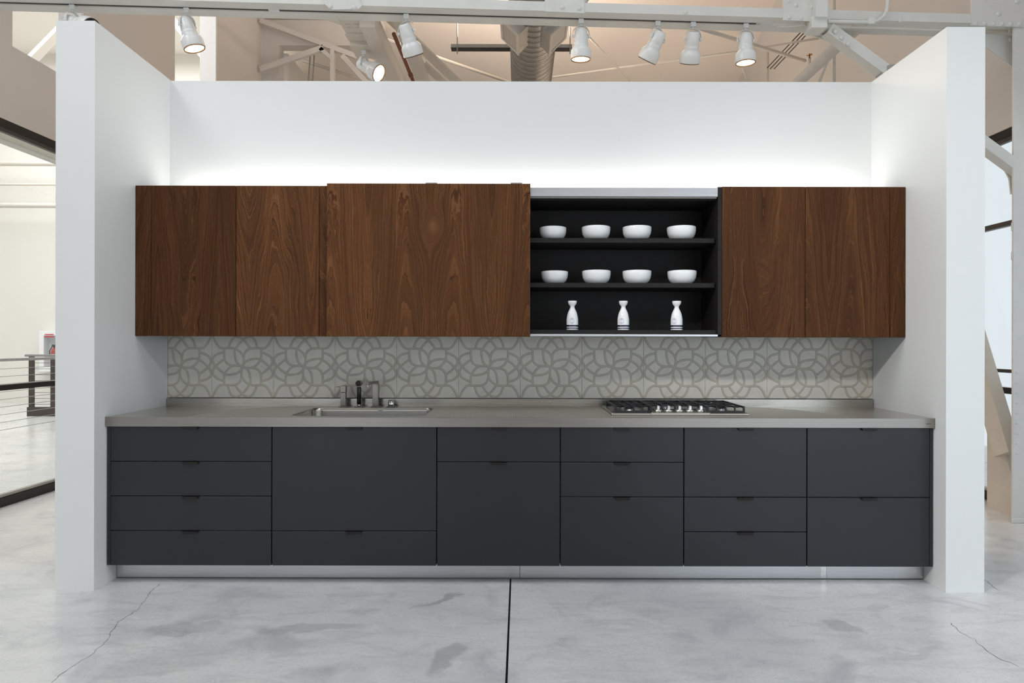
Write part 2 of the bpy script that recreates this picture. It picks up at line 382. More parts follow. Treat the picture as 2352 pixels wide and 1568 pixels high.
def counter_mat():
    "brushed steel with an embossed dotted field"
    m, nt, b = nodes('embossed_steel_top')
    p = sep(nt, geoco(nt))
    br = noise(nt, comb(nt, math_(nt, 'MULTIPLY', p[0], 3.0), math_(nt, 'MULTIPLY', p[1], 300.0), math_(nt, 'MULTIPLY', p[2], 300.0)), 1.0, 3)
    nt.links.new(ramp(nt, br, [(0.25, (0.56, 0.53, 0.475)), (0.75, (0.68, 0.645, 0.58))]), b.inputs['Base Color'])  # steel lightened to stand for the light its embossing scatters
    setb(b, None, 0.24, 1.0)
    pitch = 0.0125
    def cell(v): return math_(nt, 'ADD', math_(nt, 'FRACT', math_(nt, 'MULTIPLY', v, 1.0/pitch)), -0.5)
    s = math_(nt, 'MULTIPLY', math_(nt, 'ADD', p[0], p[1]), 0.7071); t = math_(nt, 'MULTIPLY', math_(nt, 'SUBTRACT', p[0], p[1]), 0.7071)
    cs, ct = cell(s), cell(t)
    dd = math_(nt, 'SQRT', math_(nt, 'ADD', math_(nt, 'MULTIPLY', cs, cs), math_(nt, 'MULTIPLY', ct, ct)))
    h = N(nt, 'ShaderNodeMapRange'); h.interpolation_type = 'SMOOTHSTEP'; nt.links.new(dd, h.inputs[0])
    h.inputs[1].default_value = 0.14; h.inputs[2].default_value = 0.40; h.inputs[3].default_value = 1.0; h.inputs[4].default_value = 0.0
    # field outline: a long stadium between the two ends
    ax = math_(nt, 'MAXIMUM', math_(nt, 'ADD', math_(nt, 'ABSOLUTE', math_(nt, 'ADD', p[0], 0.0)), -1.40), 0.0)
    ay = math_(nt, 'ADD', p[1], -3.50)
    e = math_(nt, 'ADD', math_(nt, 'MULTIPLY', math_(nt, 'MULTIPLY', ax, ax), 1.0/0.42**2), math_(nt, 'MULTIPLY', math_(nt, 'MULTIPLY', ay, ay), 1.0/0.66**2))
    fm = math_(nt, 'LESS_THAN', e, 1.0)
    up = N(nt, 'ShaderNodeNewGeometry'); nz = sep(nt, up.outputs['Normal'])[2]
    fm = math_(nt, 'MULTIPLY', fm, math_(nt, 'GREATER_THAN', nz, 0.9))
    hh = math_(nt, 'MULTIPLY', h.outputs[0], fm)
    bump(nt, b, hh, 0.9, 0.003)
    rr = N(nt, 'ShaderNodeMapRange'); nt.links.new(fm, rr.inputs[0]); rr.inputs[3].default_value = 0.25; rr.inputs[4].default_value = 0.38
    nt.links.new(rr.outputs[0], b.inputs['Roughness'])
    return m
M['counter'] = counter_mat()

# ================================================================== kitchen alcove: structure
XW = 2.265          # inner face of the two end walls
bm = NB(); box(bm, (-14, -6.2, -0.12), (6.0, 16.0, 0.0)); floor = struct('floor', bm, M['concrete'])
bm = NB(); box(bm, (-0.056, -6.0, -0.010), (-0.047, 3.64, 0.0006)); obj('control_joint', bm, M['joint'], floor)
def ribbon(bm, pts, wd, z):
    pts = [Vector(p) for p in pts]
    L, Rr = [], []
    for i, p in enumerate(pts):
        d = (pts[min(i+1, len(pts)-1)] - pts[max(i-1, 0)]).normalized(); s = Vector((-d.y, d.x, 0))
        k = wd * (0.4 + 0.8*random.random()) / 2
        L.append(bm.verts.new((p.x + s.x*k, p.y + s.y*k, z))); Rr.append(bm.verts.new((p.x - s.x*k, p.y - s.y*k, z)))
    for i in range(len(pts)-1): bm.faces.new((L[i], Rr[i], Rr[i+1], L[i+1]))
def crack(pix, wd):
    ctl = [WZ(a, b, 0.0) for a, b in pix]; pts = []
    for a, b in zip(ctl, ctl[1:]):
        n = max(2, int((b-a).length / 0.022))
        for k in range(n):
            q = a.lerp(b, k/n); pts.append(q + Vector((random.uniform(-.006, .006), random.uniform(-.008, .008), 0)))
    pts.append(ctl[-1]); bm = NB(); ribbon(bm, pts, wd, 0.0005); obj('crack', bm, M['crackgrey'], floor)
M['crackgrey'] = paint('crack_shadow_grey', (0.20, 0.20, 0.205), 0.8, 0.1, 0.2, 30)
crack([(370, 1340), (345, 1362), (318, 1400), (272, 1428), (246, 1470), (215, 1500), (180, 1524), (140, 1550), (120, 1567)], 0.0032)
crack([(2186, 1430), (2200, 1447), (2240, 1468), (2262, 1490), (2290, 1510), (2340, 1530)], 0.0032)
crack([(2262, 1330), (2285, 1350), (2300, 1357)], 0.003)

bm = NB()   # left end wall, its top a touch higher towards the front
prism(bm, [(-2.473, 3.457, 0), (-2.473, 3.457, 3.030), (-2.473, 4.40, 3.010), (-2.473, 4.40, 0)], (0.208, 0, 0))
struct('wall_left', bm, M['white'])
bm = NB(); prism(bm, [(XW, 3.457, 0), (XW, 3.457, 3.006), (XW, 4.40, 3.010), (XW, 4.40, 0)], (0.205, 0, 0)); struct('wall_right', bm, M['white'])
bm = NB(); box(bm, (-XW, 4.197, 0), (XW, 4.40, 3.008)); struct('wall_back', bm, M['white'])

# ================================================================== backsplash tiles
TZ = 1.1640; TS = 0.3964; TY = 4.178
K = TS / 1478.0
c1 = [(821,765),(848,640),(835,520),(770,420),(660,345),(540,320),(370,330)]
c2 = [(821,765),(720,710),(660,620),(635,500),(628,400),(645,335)]
c3 = [(480,315),(520,200),(585,95),(680,48),(770,72),(840,125),(920,215),(990,315)]
c4 = [(1165,300),(1120,150),(1050,62),(970,42),(880,80),(800,150),(720,235),(660,330)]
c6 = [(845,570),(856,480),(893,400),(962,347),(1062,324),(1268,326)]
c5 = [(100,30),(170,180),(250,290),(330,328),(420,325)]
def norm(c): return [((x-821)*K, -(y-765)*K) for x, y in c]
def smooth_curve(c, n=6):
    pts = [Vector((a, b, 0)) for a, b in c]; out = []
    for i in range(len(pts)-1):
        p0, p1, p2, p3 = pts[max(i-1,0)], pts[i], pts[i+1], pts[min(i+2, len(pts)-1)]
        for k in range(n):
            t = k/n
            out.append(0.5*((2*p1) + (p2-p0)*t + (2*p0-5*p1+4*p2-p3)*t*t + (3*p1-p0-3*p2+p3)*t**3))
    out.append(pts[-1]); return out
lines = []
for c in (c1, c2, c3, c4, c6):
    q = norm(c)
    for k in range(4):
        a = [(math.cos(k*math.pi/2)*x - math.sin(k*math.pi/2)*y, math.sin(k*math.pi/2)*x + math.cos(k*math.pi/2)*y) for x, y in q]
        lines.append(a)
q = norm(c5)
for sx in (1, -1):
    for sy in (1, -1): lines.append([(x*sx, y*sy) for x, y in q])
def tile_bm(xmin=None, xmax=None):
    bm = NB(); h = TS/2 - 0.0006
    box(bm, (-h, -0.001, -h), (h, 0.016, h), 0.0012)
    for f in bm.faces: f.material_index = 0
    for li, ln in enumerate(lines):
        pts = smooth_curve(ln); pr = []; proud = 0.0018 + 0.00006*li
        for i, p in enumerate(pts):
            d = (pts[min(i+1, len(pts)-1)] - pts[max(i-1, 0)]).normalized(); s = Vector((-d.y, d.x, 0)); wd = 0.0064
            row = []
            for k, yy in ((-1.15, 0.0), (-0.75, -proud), (0.75, -proud), (1.15, 0.0)):
                x = max(-h, min(h, p.x + s.x*wd*k)); z = max(-h, min(h, p.y + s.y*wd*k))
                row.append(bm.verts.new((x, yy - 0.001, z)))
            pr.append(row)
        for a, b in zip(pr, pr[1:]):
            for k in range(3):
                f = bm.faces.new((a[k], b[k], b[k+1], a[k+1])); f.material_index = 1
    for cut, sgn in ((xmin, -1), (xmax, 1)):
        if cut is not None:
            g = bm.verts[:] + bm.edges[:] + bm.faces[:]
            bmesh.ops.bisect_plane(bm, geom=g, plane_co=(cut, 0, 0), plane_no=(sgn, 0, 0), clear_outer=True)
    return bm
back = thing('backsplash', (0, TY, TZ), 'grey relief tile backsplash with petal and star pattern above the steel counter', 'backsplash')
full = None
for i in range(-6, 6):
    xc = (i + 0.5)*TS
    lo = -XW + 0.002 - xc; hi = XW - 0.002 - xc
    if lo > -TS/2 or hi < TS/2:
        b_ = tile_bm(lo if lo > -TS/2 else None, hi if hi < TS/2 else None)
        o = obj('tile', b_, [M['tile'], M['tileline']]); o.parent = back
    else:
        if full is None:
            full = obj('tile', tile_bm(), [M['tile'], M['tileline']]); o = full
        else:
            o = full.copy(); C.objects.link(o)
        o.parent = back
    o.location = (xc, 0, 0)

# ================================================================== base cabinets
FY = 3.556; FS = F/FY; ZT = 0.859; ZB = 0.1017; PT = (ZT-ZB)/4
def fx(px): return (px - CX)/FS
def pull(bm, xc, zt):
    w0, w1 = 0.049, 0.042
    prism(bm, [(xc-w0, FY+0.006, zt-0.0018), (xc-w1, FY-0.017, zt-0.0018), (xc+w1, FY-0.017, zt-0.0018), (xc+w0, FY+0.006, zt-0.0018)], (0, 0, 0.0032))
    prism(bm, [(xc-w1, FY-0.017, zt+0.001), (xc-w1+0.004, FY-0.015, zt-0.013), (xc+w1-0.004, FY-0.015, zt-0.013), (xc+w1, FY-0.017, zt+0.001)], (0, 0.003, 0))
cols = [(254, 624.2, [(0,1),(1,2),(2,3),(3,4)], 'charcoal base cabinet with four equal drawers against the left wall'),
        (625.0, 1003.2, [(0,3),(3,4)], 'wide charcoal base cabinet under the sink with a tall front over one drawer'),
        (1004.0, 1287.2, [(0,1),(1,4)], 'charcoal base cabinet with a shallow drawer over a tall door, right of the sink cabinet'),
        (1288.0, 1571.0, [(0,1),(1,2),(2,4)], 'charcoal base cabinet with two shallow drawers over a deep one below the cooktop'),
        (1571.8, 1853.8, [(0,2),(2,3),(3,4)], 'charcoal base cabinet with a deep drawer over two shallow ones, right of the cooktop centre'),
        (1854.6, 2136.3, [(0,2),(2,4)], 'charcoal base cabinet with two deep drawers against the right wall')]
for ci, (a, b, rows, lab) in enumerate(cols):
    x0, x1 = fx(a), fx(b); xl = -XW + 0.006 if ci == 0 else x0; xr = XW - 0.006 if ci == 5 else x1
    t = thing('base_cabinet', ((x0+x1)/2, 3.87, ZB), lab, 'cabinet', 'charcoal base cabinets')
    bm = NB()
    box(bm, (xl, 3.580, ZB), (xl+0.016, 4.140, 0.855)); box(bm, (xr-0.016, 3.580, ZB), (xr, 4.140, 0.855))
    box(bm, (xl+0.016, 3.580, ZB), (xr-0.016, 4.140, ZB+0.016)); box(bm, (xl+0.016, 4.126, ZB+0.016), (xr-0.016, 4.140, 0.855))
    for (r0, r1) in rows:
        if r0 > 0: box(bm, (xl+0.016, 3.580, ZT-r0*PT-0.012), (xr-0.016, 3.600, ZT-r0*PT+0.012))
    box(bm, (xl+0.016, 3.580, 0.835), (xr-0.016, 3.600, 0.855))
    obj('body', bm, M['rubber'], t)
    for (r0, r1) in rows:
        g = 0.0018
        zt, zb = ZT - r0*PT - (g if r0 else 0), ZT - r1*PT + (g if r1 < 4 else 0)
        bm = NB(); box(bm, (x0+g, FY, zb), (x1-g, FY+0.0195, zt), 0.0012)
        nm = 'door' if (r1-r0) >= 3 else 'drawer_front'
        d = obj(nm, bm, M['front'], t)
        bm = NB(); pull(bm, (x0+x1)/2, zt); h = obj('handle', bm, M['pull'], d); h['label'] = 'black tab pull'
    if ci == 0:
        bm = NB(); box(bm, (-XW+0.006, FY+0.001, ZB), (x0-0.001, FY+0.0205, ZT), 0.001); obj('filler_strip', bm, M['front'], t)
    if ci == 5:
        bm = NB(); box(bm, (x1+0.001, FY+0.001, ZB), (XW-0.006, FY+0.0205, ZT), 0.001); obj('filler_strip', bm, M['front'], t)

tk = thing('toe_kick', (0, 3.65, 0), 'brushed steel toe kick running under the charcoal base cabinets', 'toe kick')
for a, b in ((-XW+0.003, -0.001), (0.001, 1.688), (1.720, XW-0.003)):
    bm = NB(); box(bm, (a, 3.645, 0.004), (b, 3.660, 0.1005), 0.0008); obj('panel', bm, M['kicksteel'], tk)
bm = NB(); box(bm, (1.688, 3.647, 0.004), (1.720, 3.662, 0.1005)); obj('joint_strip', bm, M['chrome'], tk)
bm = NB(); box(bm, (-XW+0.003, 3.652, 0.0), (XW-0.003, 3.662, 0.004)); obj('floor_seal', bm, M['rubber'], tk)

# ================================================================== countertop and sink
ct = thing('countertop', (0, 3.86, 0.86), 'long brushed steel countertop with an embossed dotted field and raised back edge', 'countertop')
SX0, SX1, SY0, SY1, SR = -1.285, -0.535, 3.612, 4.062, 0.055
def rrect(x0, x1, y0, y1, r, z, n=8):
    out = []
    for cx, cy, a0 in ((x1-r, y1-r, 0), (x0+r, y1-r, 90), (x0+r, y0+r, 180), (x1-r, y0+r, 270)):
        for k in range(n+1):
            a = R(a0 + 90*k/n); out.append((cx + r*math.cos(a), cy + r*math.sin(a), z))
    return out
bm = NB(); ZC = 0.914
outer = [(-XW+0.003, 3.548, ZC), (XW-0.003, 3.548, ZC), (XW-0.003, 4.158, ZC), (-XW+0.003, 4.158, ZC)]
inner = rrect(SX0, SX1, SY0, SY1, SR, ZC)
vo = [bm.verts.new(p) for p in outer]; vi = [bm.verts.new(p) for p in inner]
eo = [bm.edges.new((vo[i], vo[(i+1) % 4])) for i in range(4)]; ei = [bm.edges.new((vi[i], vi[(i+1) % len(vi)])) for i in range(len(vi))]
bmesh.ops.triangle_fill(bm, use_beauty=True, edges=eo+ei)
top_f = bm.faces[:]
lo = {}
for v in vo + vi: lo[v] = bm.verts.new((v.co.x, v.co.y, 0.8615))
for e in eo + ei:
    a, b = e.verts; bm.faces.new((a, b, lo[b], lo[a]))
for f in top_f: bm.faces.new([lo[v] for v in f.verts][::-1])
obj('slab', bm, M['counter'], ct)
bm = NB(); box(bm, (-XW+0.003, 3.5440, 0.8612), (XW-0.003, 3.5479, 0.9143), 0.0012, 2); obj('front_edge', bm, M['steelshade'], ct)  # separate strip so the edge can take the darkened steel
bm = NB(); box(bm, (-XW+0.003, 4.158, 0.900), (XW-0.003, 4.192, 0.9635), 0.0012); obj('upstand', bm, M['steel'], ct)
def marks(x, y, z, n, w_, h_, parent, nm):
    bm = NB(); q = x
    for i in range(n):
        k = w_ * (0.7 + 0.5*((i*37) % 5)/4); box(bm, (q, y-0.0004, z), (q+k, y+0.0006, z + h_*(0.75 + 0.25*((i*13) % 3)/2))); q += k + w_*0.35
    o = obj(nm, bm, M['mark'], parent); o['label'] = 'tiny dark maker mark'
marks(2.212, 3.5440, 0.8825, 5, 0.0042, 0.0042, ct, 'maker_mark')

sk = thing('sink', ((SX0+SX1)/2, (SY0+SY1)/2, 0.70), 'undermounted brushed steel sink basin set in the counter', 'sink')
bm = NB(); prev = None
for (ins, z) in ((0.0006, ZC+0.0003), (0.003, ZC-0.002), (0.004, ZC-0.02), (0.008, ZC-0.16), (0.016, ZC-0.185), (0.045, ZC-0.198)):
    ring = [bm.verts.new(p) for p in rrect(SX0+ins, SX1-ins, SY0+ins, SY1-ins, max(0.02, SR-ins*0.5), z)]
    if prev:
        n = len(ring)
        for k in range(n):
            f = bm.faces.new((prev[k], prev[(k+1) % n], ring[(k+1) % n], ring[k])); f.smooth = True
    prev = ring
bm.faces.new(prev)
obj('basin', bm, M['steel'], sk)
bm = NB(); lathe(bm, [(0.0, 0.002), (0.03, 0.003), (0.045, 0.006), (0.048, 0.001)], 24, Matrix.Translation((-0.91, 3.86, ZC-0.1985))); obj('drain', bm, M['chrome'], sk)
marks(-0.885, 4.0572, 0.895, 5, 0.0040, 0.004, sk, 'maker_mark')

# ---- taps behind the sink
def deck(px): return (px - CX) * 4.10 / F
def base_plate(bm, x, w_=0.022):
    box(bm, (x-w_, 4.078, ZC+0.0006), (x+w_, 4.122, ZC+0.008), 0.001)
x = deck(789.5)
t = thing('lever_mixer', (x, 4.10, ZC), 'square steel lever mixer with a thin side lever, leftmost of the taps', 'tap')
bm = NB(); base_plate(bm, x, 0.025); obj('base_plate', bm, M['steelfit'], t)
bm = NB(); box(bm, (x-0.016, 4.085, ZC+0.008), (x+0.016, 4.117, ZC+0.092), 0.0012); obj('body', bm, M['steelfit'], t)
bm = NB(); box(bm, (x-0.0165, 4.084, ZC+0.094), (x+0.0165, 4.118, ZC+0.134), 0.0015)
d = obj('cap', bm, M['steelfit'], t)
bm = NB(); box(bm, (x-0.046, 4.092, ZC+0.126), (x-0.012, 4.110, ZC+0.130), 0.001); obj('lever', bm, M['steelfit'], d)
x = deck(825)
t = thing('hand_sprayer', (x, 4.10, ZC), 'black gripped hand sprayer with round steel head beside the spout', 'sprayer')
bm = NB(); base_plate(bm, x, 0.025); obj('base_plate', bm, M['steelfit'], t)
bm = NB(); lathe(bm, [(0.0, 0.008), (0.013, 0.008), (0.013, 0.016), (0.010, 0.018), (0, 0.018)], 20, Matrix.Translation((x, 4.10, ZC))); obj('collar', bm, M['chrome'], t)
bm = NB(); lathe(bm, [(0.0, 0.018), (0.0135, 0.018), (0.0135, 0.122), (0.011, 0.126), (0, 0.126)], 24, Matrix.Translation((x, 4.10, ZC))); obj('grip', bm, M['rubber'], t)
bm = NB(); lathe(bm, [(0.0, 0.126), (0.010, 0.126), (0.009, 0.134), (0, 0.134)], 20, Matrix.Translation((x, 4.10, ZC))); obj('neck', bm, M['chrome'], t)
bm = NB(); mx_ = Matrix.Translation((x, 4.115, ZC+0.150)) @ Matrix.Rotation(R(90), 4, 'X')
lathe(bm, [(0, -0.004), (0.017, -0.004), (0.0195, 0.004), (0.0195, 0.032), (0.0175, 0.036), (0.0165, 0.034), (0, 0.034)], 28, mx_); h = obj('spray_head', bm, M['steelfit'], t)
bm = NB(); lathe(bm, [(0, 0.0345), (0.016, 0.0345), (0.016, 0.037), (0, 0.0375)], 24, mx_); obj('spray_face', bm, M['mark'], h)
x = deck(863.5)
t = thing('sink_spout', (x, 4.10, ZC), 'square steel spout column with an arm reaching over the sink', 'tap')
bm = NB(); base_plate(bm, x, 0.028); obj('base_plate', bm, M['steelfit'], t)
bm = NB(); box(bm, (x-0.018, 4.082, ZC+0.008), (x+0.018, 4.118, ZC+0.150), 0.0012); obj('column', bm, M['steelfit'], t)
tip = Vector(((842.5-CX)*3.93/F, 3.93, ZC+0.160))
bm = NB(); bar(bm, (x, 4.105, ZC+0.158), tip, 0.034, 0.016); d = obj('arm', bm, M['steelfit'], t)
bm = NB(); bar(bm, tip + Vector((-0.0, 0.001, 0)), tip + Vector((-0.002, -0.010, 0)), 0.038, 0.020); obj('end_cap', bm, M['steelfit'], d)
bm = NB(); lathe(bm, [(0, 0), (0.009, 0), (0.009, -0.016), (0, -0.016)], 20, Matrix.Translation(tip + Vector((0.004, 0.012, -0.007)))); obj('aerator', bm, M['chrome'], d)
x = deck(898.5)
t = thing('drain_control', (x, 4.10, ZC), 'low round polished drain control right of the spout', 'drain control')
bm = NB(); base_plate(bm, x, 0.026); obj('base_plate', bm, M['steelfit'], t)
bm = NB(); lathe(bm, [(0, 0.008), (0.017, 0.008), (0.018, 0.012), (0.018, 0.036), (0.015, 0.039), (0, 0.039)], 28, Matrix.Translation((x, 4.10, ZC))); obj('body', bm, M['chrome'], t)
bm = NB(); box(bm, (x-0.018, 4.095, ZC+0.041), (x+0.006, 4.105, ZC+0.045), 0.001); obj('lever', bm, M['mark'], t)

# ================================================================== cooktop
KX0, KX1, KY0, KY1 = 0.516, 1.294, 3.662, 4.105
t = thing('gas_cooktop', ((KX0+KX1)/2, 3.88, ZC), 'steel gas cooktop with black iron grates and five knobs in a raised centre panel', 'cooktop')
bm = NB(); box(bm, (KX0, KY0, ZC+0.0005), (KX1, KY1, ZC+0.014), 0.004, 2); tray = obj('tray', bm, M['steel'], t)
bm = NB(); box(bm, (0.738, KY0-0.006, ZC+0.0005), (1.070, KY0+0.130, ZC+0.0185), 0.004, 2); obj('control_panel', bm, M['steel'], t)
for px in (1511, 1535, 1560, 1584, 1609):
    x = (px - CX)*3.72/F
    bm = NB(); lathe(bm, [(0, 0.017), (0.0225, 0.017), (0.0245, 0.021), (0.0235, 0.027), (0.012, 0.031), (0, 0.031)], 24, Matrix.Translation((x, 3.72, ZC)))
    d = obj('knob', bm, M['chrome'], t)
    bm = NB(); prism(bm, [(x-0.0075, 3.700, ZC+0.027), (x-0.0075, 3.740, ZC+0.027), (x-0.0060, 3.736, ZC+0.050), (x-0.0060, 3.704, ZC+0.050)], (0.014, 0, 0))
    bmesh.ops.bevel(bm, geom=bm.edges[:], offset=0.0025, segments=2, affect='EDGES'); obj('grip', bm, M['chrome'], d)
def burner(x, y, r):
    bm = NB(); lathe(bm, [(0, 0.014), (r*1.25, 0.014), (r*1.2, 0.019), (r, 0.022), (r*0.95, 0.029), (0, 0.029)], 28, Matrix.Translation((x, y, ZC))); d = obj('burner', bm, M['alu'], t)
    bm = NB(); lathe(bm, [(0, 0.0295), (r*0.86, 0.0295), (r*0.88, 0.033), (r*0.7, 0.036), (0, 0.0365)], 28, Matrix.Translation((x, y, ZC))); obj('burner_cap', bm, M['iron'], d)
for x, y, r in ((0.635, 3.78, 0.035), (0.635, 4.00, 0.028), (0.905, 3.96, 0.050), (1.175, 3.78, 0.028), (1.175, 4.00, 0.038)): burner(x, y, r)
def grate(x0, x1, y0, y1, cs):
    bm = NB(); z1 = ZC+0.044; w_ = 0.0085; h_ = 0.010
    for yy in (y0, y1): bar(bm, (x0, yy, ZC+0.018), (x1, yy, ZC+0.018), w_, 0.012)
    for xx in (x0, x1):
        bar(bm, (xx, y0, z1), (xx, y1, z1), w_, h_)
        for yy in (y0+0.002, y1-0.002): bar(bm, (xx, yy, ZC+0.014), (xx, yy, z1+0.004), 0.010, 0.010)
    bar(bm, (x0, (y0+y1)/2, z1), (x1, (y0+y1)/2, z1), w_, h_)
    bar(bm, (x0, y1-0.012, z1), (x1, y1-0.012, z1), w_, h_)
    bar(bm, (x0, y0+0.05, z1-0.001), (x1, y0+0.05, z1-0.001), 0.006, 0.008)
    n = 4
    for k in range(1, n):
        xx = x0 + (x1-x0)*k/n
        for ya, yb in ((y0, y0+0.085), (y1-0.085, y1), ((y0+y1)/2-0.06, (y0+y1)/2+0.06)):
            bar(bm, (xx, ya, z1+0.001), (xx, yb, z1+0.001), 0.007, h_)
        for yy in (y0, y1): bar(bm, (xx, yy, ZC+0.02), (xx, yy, z1+0.004), 0.008, 0.008)
    for cx_, cy_ in cs:
        for a in range(4):
            dx, dy = math.cos(R(45+90*a)), math.sin(R(45+90*a))
            bar(bm, (cx_+dx*0.022, cy_+dy*0.022, z1+0.001), (cx_+dx*0.10, cy_+dy*0.10, z1+0.001), 0.007, h_)
    obj('grate', bm, M['iron'], t)
grate(0.545, 0.745, 3.695, 4.085, ((0.635, 3.78), (0.635, 4.00)))
grate(0.752, 1.058, 3.800, 4.085, ((0.905, 3.96),))
grate(1.065, 1.272, 3.695, 4.085, ((1.175, 3.78), (1.175, 4.00)))

# ================================================================== wall cabinets
UY = 3.819; US = F/UY; UT = 2.2415; UB = 1.3575
def ux(px): return (px - CX)/US
def upper(pxa, pxb, lab, seed, dark, filler=None):
    x0, x1 = ux(pxa), ux(pxb)
    xa = -XW + 0.003 if filler == 'l' else x0; xb = XW - 0.003 if filler == 'r' else x1
    t = thing('wall_cabinet', ((x0+x1)/2, 4.0, UB), lab, 'cabinet', 'walnut wall cabinets')
    bm = NB(); Yb = 4.172
    box(bm, (xa, 3.842, UB+0.002), (xa+0.018, Yb, UT-0.004)); box(bm, (xb-0.018, 3.842, UB+0.002), (xb, Yb, UT-0.004))
    box(bm, (xa+0.018, 3.842, UB+0.002), (xb-0.018, Yb, UB+0.020)); box(bm, (xa+0.018, 3.842, UT-0.022), (xb-0.018, Yb, UT-0.004))
    obj('body', bm, M['darkwood'], t)
    mw = wood('walnut_%d' % int(seed*10), seed, x0 + 0.03*seed, dark)
    bm = NB(); box(bm, (x0+0.0017, UY, UB), (x1-0.0017, UY+0.021, UT), 0.0008); obj('door', bm, mw, t)
    if filler == 'l':
        bm = NB(); box(bm, (-XW+0.003, UY, UB), (x0-0.001, UY+0.021, UT), 0.0008); obj('filler_panel', bm, mw, t)
    if filler == 'r':
        bm = NB(); box(bm, (x1+0.001, UY, UB), (XW-0.003, UY+0.021, UT), 0.0008); obj('filler_panel', bm, mw, t)
upper(347, 541.5, 'walnut wall cabinet with dark figured door against the left wall', 1.3, 0.72, 'l')
upper(541.5, 732.8, 'walnut wall cabinet with straight grained door, second from the left wall', 2.6, 1.08)
upper(1657, 1849.5, 'walnut wall cabinet with plain door directly right of the open shelves', 3.3, 0.80)
upper(1849.5, 2043.5, 'walnut wall cabinet with wavy figured door against the right wall', 4.6, 0.80, 'r')

t = thing('sliding_door_cabinet', (0, 4.0, UB), 'black lined shelf cabinet with a wide walnut sliding door pushed left', 'cabinet')
ax0, ax1 = ux(733.2), 1.181
bm = NB(); box(bm, (ax0+0.0005, UY, UB), (ux(765), UY+0.021, UT), 0.0008); obj('fixed_panel', bm, wood('walnut_fixed', 5.2, -1.2, 1.08), t)
bm = NB()
box(bm, (ax0+0.001, 3.842, UB+0.002), (ax0+0.019, 4.172, UT-0.004)); obj('side_panel', bm, M['darkwood'], t)
bm = NB(); box(bm, (1.158, 3.812, UB+0.002), (ax1-0.001, 4.172, UT-0.004)); obj('side_panel', bm, M['darkwood'], t)
bm = NB(); box(bm, (ax0+0.02, 4.150, UB+0.02), (1.157, 4.172, UT-0.02)); obj('back_panel', bm, M['darkwood'], t)
bm = NB(); box(bm, (ax0+0.02, 3.842, 2.165), (1.157, 4.149, 2.183)); obj('top_panel', bm, M['darkwood'], t)
bm = NB(); box(bm, (ax0+0.02, 3.830, 1.378), (1.157, 4.149, 1.3985), 0.001); obj('bottom_panel', bm, M['darkwood'], t)
ZS1, ZS2, ZS3 = 1.9425, 1.6775, 1.3985
for zs in (ZS1, ZS2):
    bm = NB(); box(bm, (ax0+0.021, 3.848, zs-0.0275), (1.150, 4.149, zs), 0.001); obj('shelf', bm, M['shelfwood'] if 'shelfwood' in M else M['darkwood'], t)
bm = NB(); box(bm, (-1.10, 3.810, 2.180), (1.156, 3.830, 2.232), 0.001); obj('top_rail', bm, M['alu'], t)
bm = NB(); box(bm, (-1.10, 3.830, 2.205), (1.156, 4.15, 2.232), 0.001); obj('top_cover', bm, M['alu'], t)
bm = NB(); box(bm, (-1.10, 3.812, 2.172), (1.150, 3.828, 2.176)); obj('rail_lip', bm, M['grey'], t)
bm = NB(); box(bm, (-1.10, 3.812, 1.3600), (1.180, 3.838, 1.3735), 0.002); obj('bottom_rail', bm, M['alu'], t)
SDY = 3.785; SS = F/SDY
sx0, sx1 = (750-CX)/SS, (1217.5-CX)/SS
bm = NB(); box(bm, (sx0, SDY, 1.3570), (sx1, SDY+0.022, 2.2480), 0.0008)
sd = obj('sliding_door', bm, wood('walnut_sliding', 6.4, sx0 - 0.12, 1.12, 0.36, ((995-CX)/SS, EYE + (785-520)/SS)), t)
for pa, pb in ((976, 1003), (1172, 1199)):
    bm = NB(); box(bm, ((pa-CX)/SS, SDY+0.004, 2.2482), ((pb-CX)/SS, SDY+0.05, 2.2560), 0.002); obj('hanger', bm, M['alu'], sd)

# hidden light ledge on top of the cabinets
lt = thing('light_ledge', (0, 4.12, UT), 'slim light strip hidden on top of the walnut cabinets', 'light')
bm = NB(); box(bm, (-2.2, 4.095, UT-0.0035), (2.2, 4.125, UT+0.008)); obj('channel', bm, M['alu'], lt)
bm = NB(); box(bm, (-2.18, 4.098, UT+0.0085), (2.18, 4.122, UT+0.012)); obj('diffuser', bm, M['led'], lt)

# ================================================================== crockery
def bowl_bm(r, h):
    bm = NB()
    prof = [(0, 0.0), (r*0.58, 0.0), (r*0.62, 0.002), (r*0.67, 0.006), (r*0.84, h*0.22), (r*0.95, h*0.46), (r*0.992, h*0.72), (r, h*0.97), (r*0.985, h), (r*0.965, h*0.985),
            (r*0.95, h*0.75), (r*0.89, h*0.48), (r*0.74, h*0.24), (r*0.5, h*0.12), (0, h*0.10)]
    return lathe(bm, prof, 40)
b0 = None
ordn = ['leftmost', 'second from left', 'third from left', 'rightmost']
BY = 3.935
for zs, shelf, pxs, ra in ((ZS1, 'upper', (1269.5, 1368.5, 1462.5, 1564.5), 0.0840), (ZS2, 'lower', (1273.5, 1369.5, 1462.5, 1566.0), 0.0845)):
    for k, px in enumerate(pxs):
        if b0 is None: b0 = obj('bowl', bowl_bm(0.084, 0.076), M['ceramic']); o = b0
        else: o = b0.copy(); C.objects.link(o)
        sc_ = 0.97 if k == 0 else 1.03
        o.scale = (sc_, sc_, sc_); o.location = ((px-CX)*BY/F, BY, zs + 0.0004); o.rotation_euler = (0, 0, random.uniform(0, 6))
        tag(o, 'white porcelain bowl on the %s shelf, %s of four' % (shelf, ordn[k]), 'bowl', 'white bowls in the open cabinet')
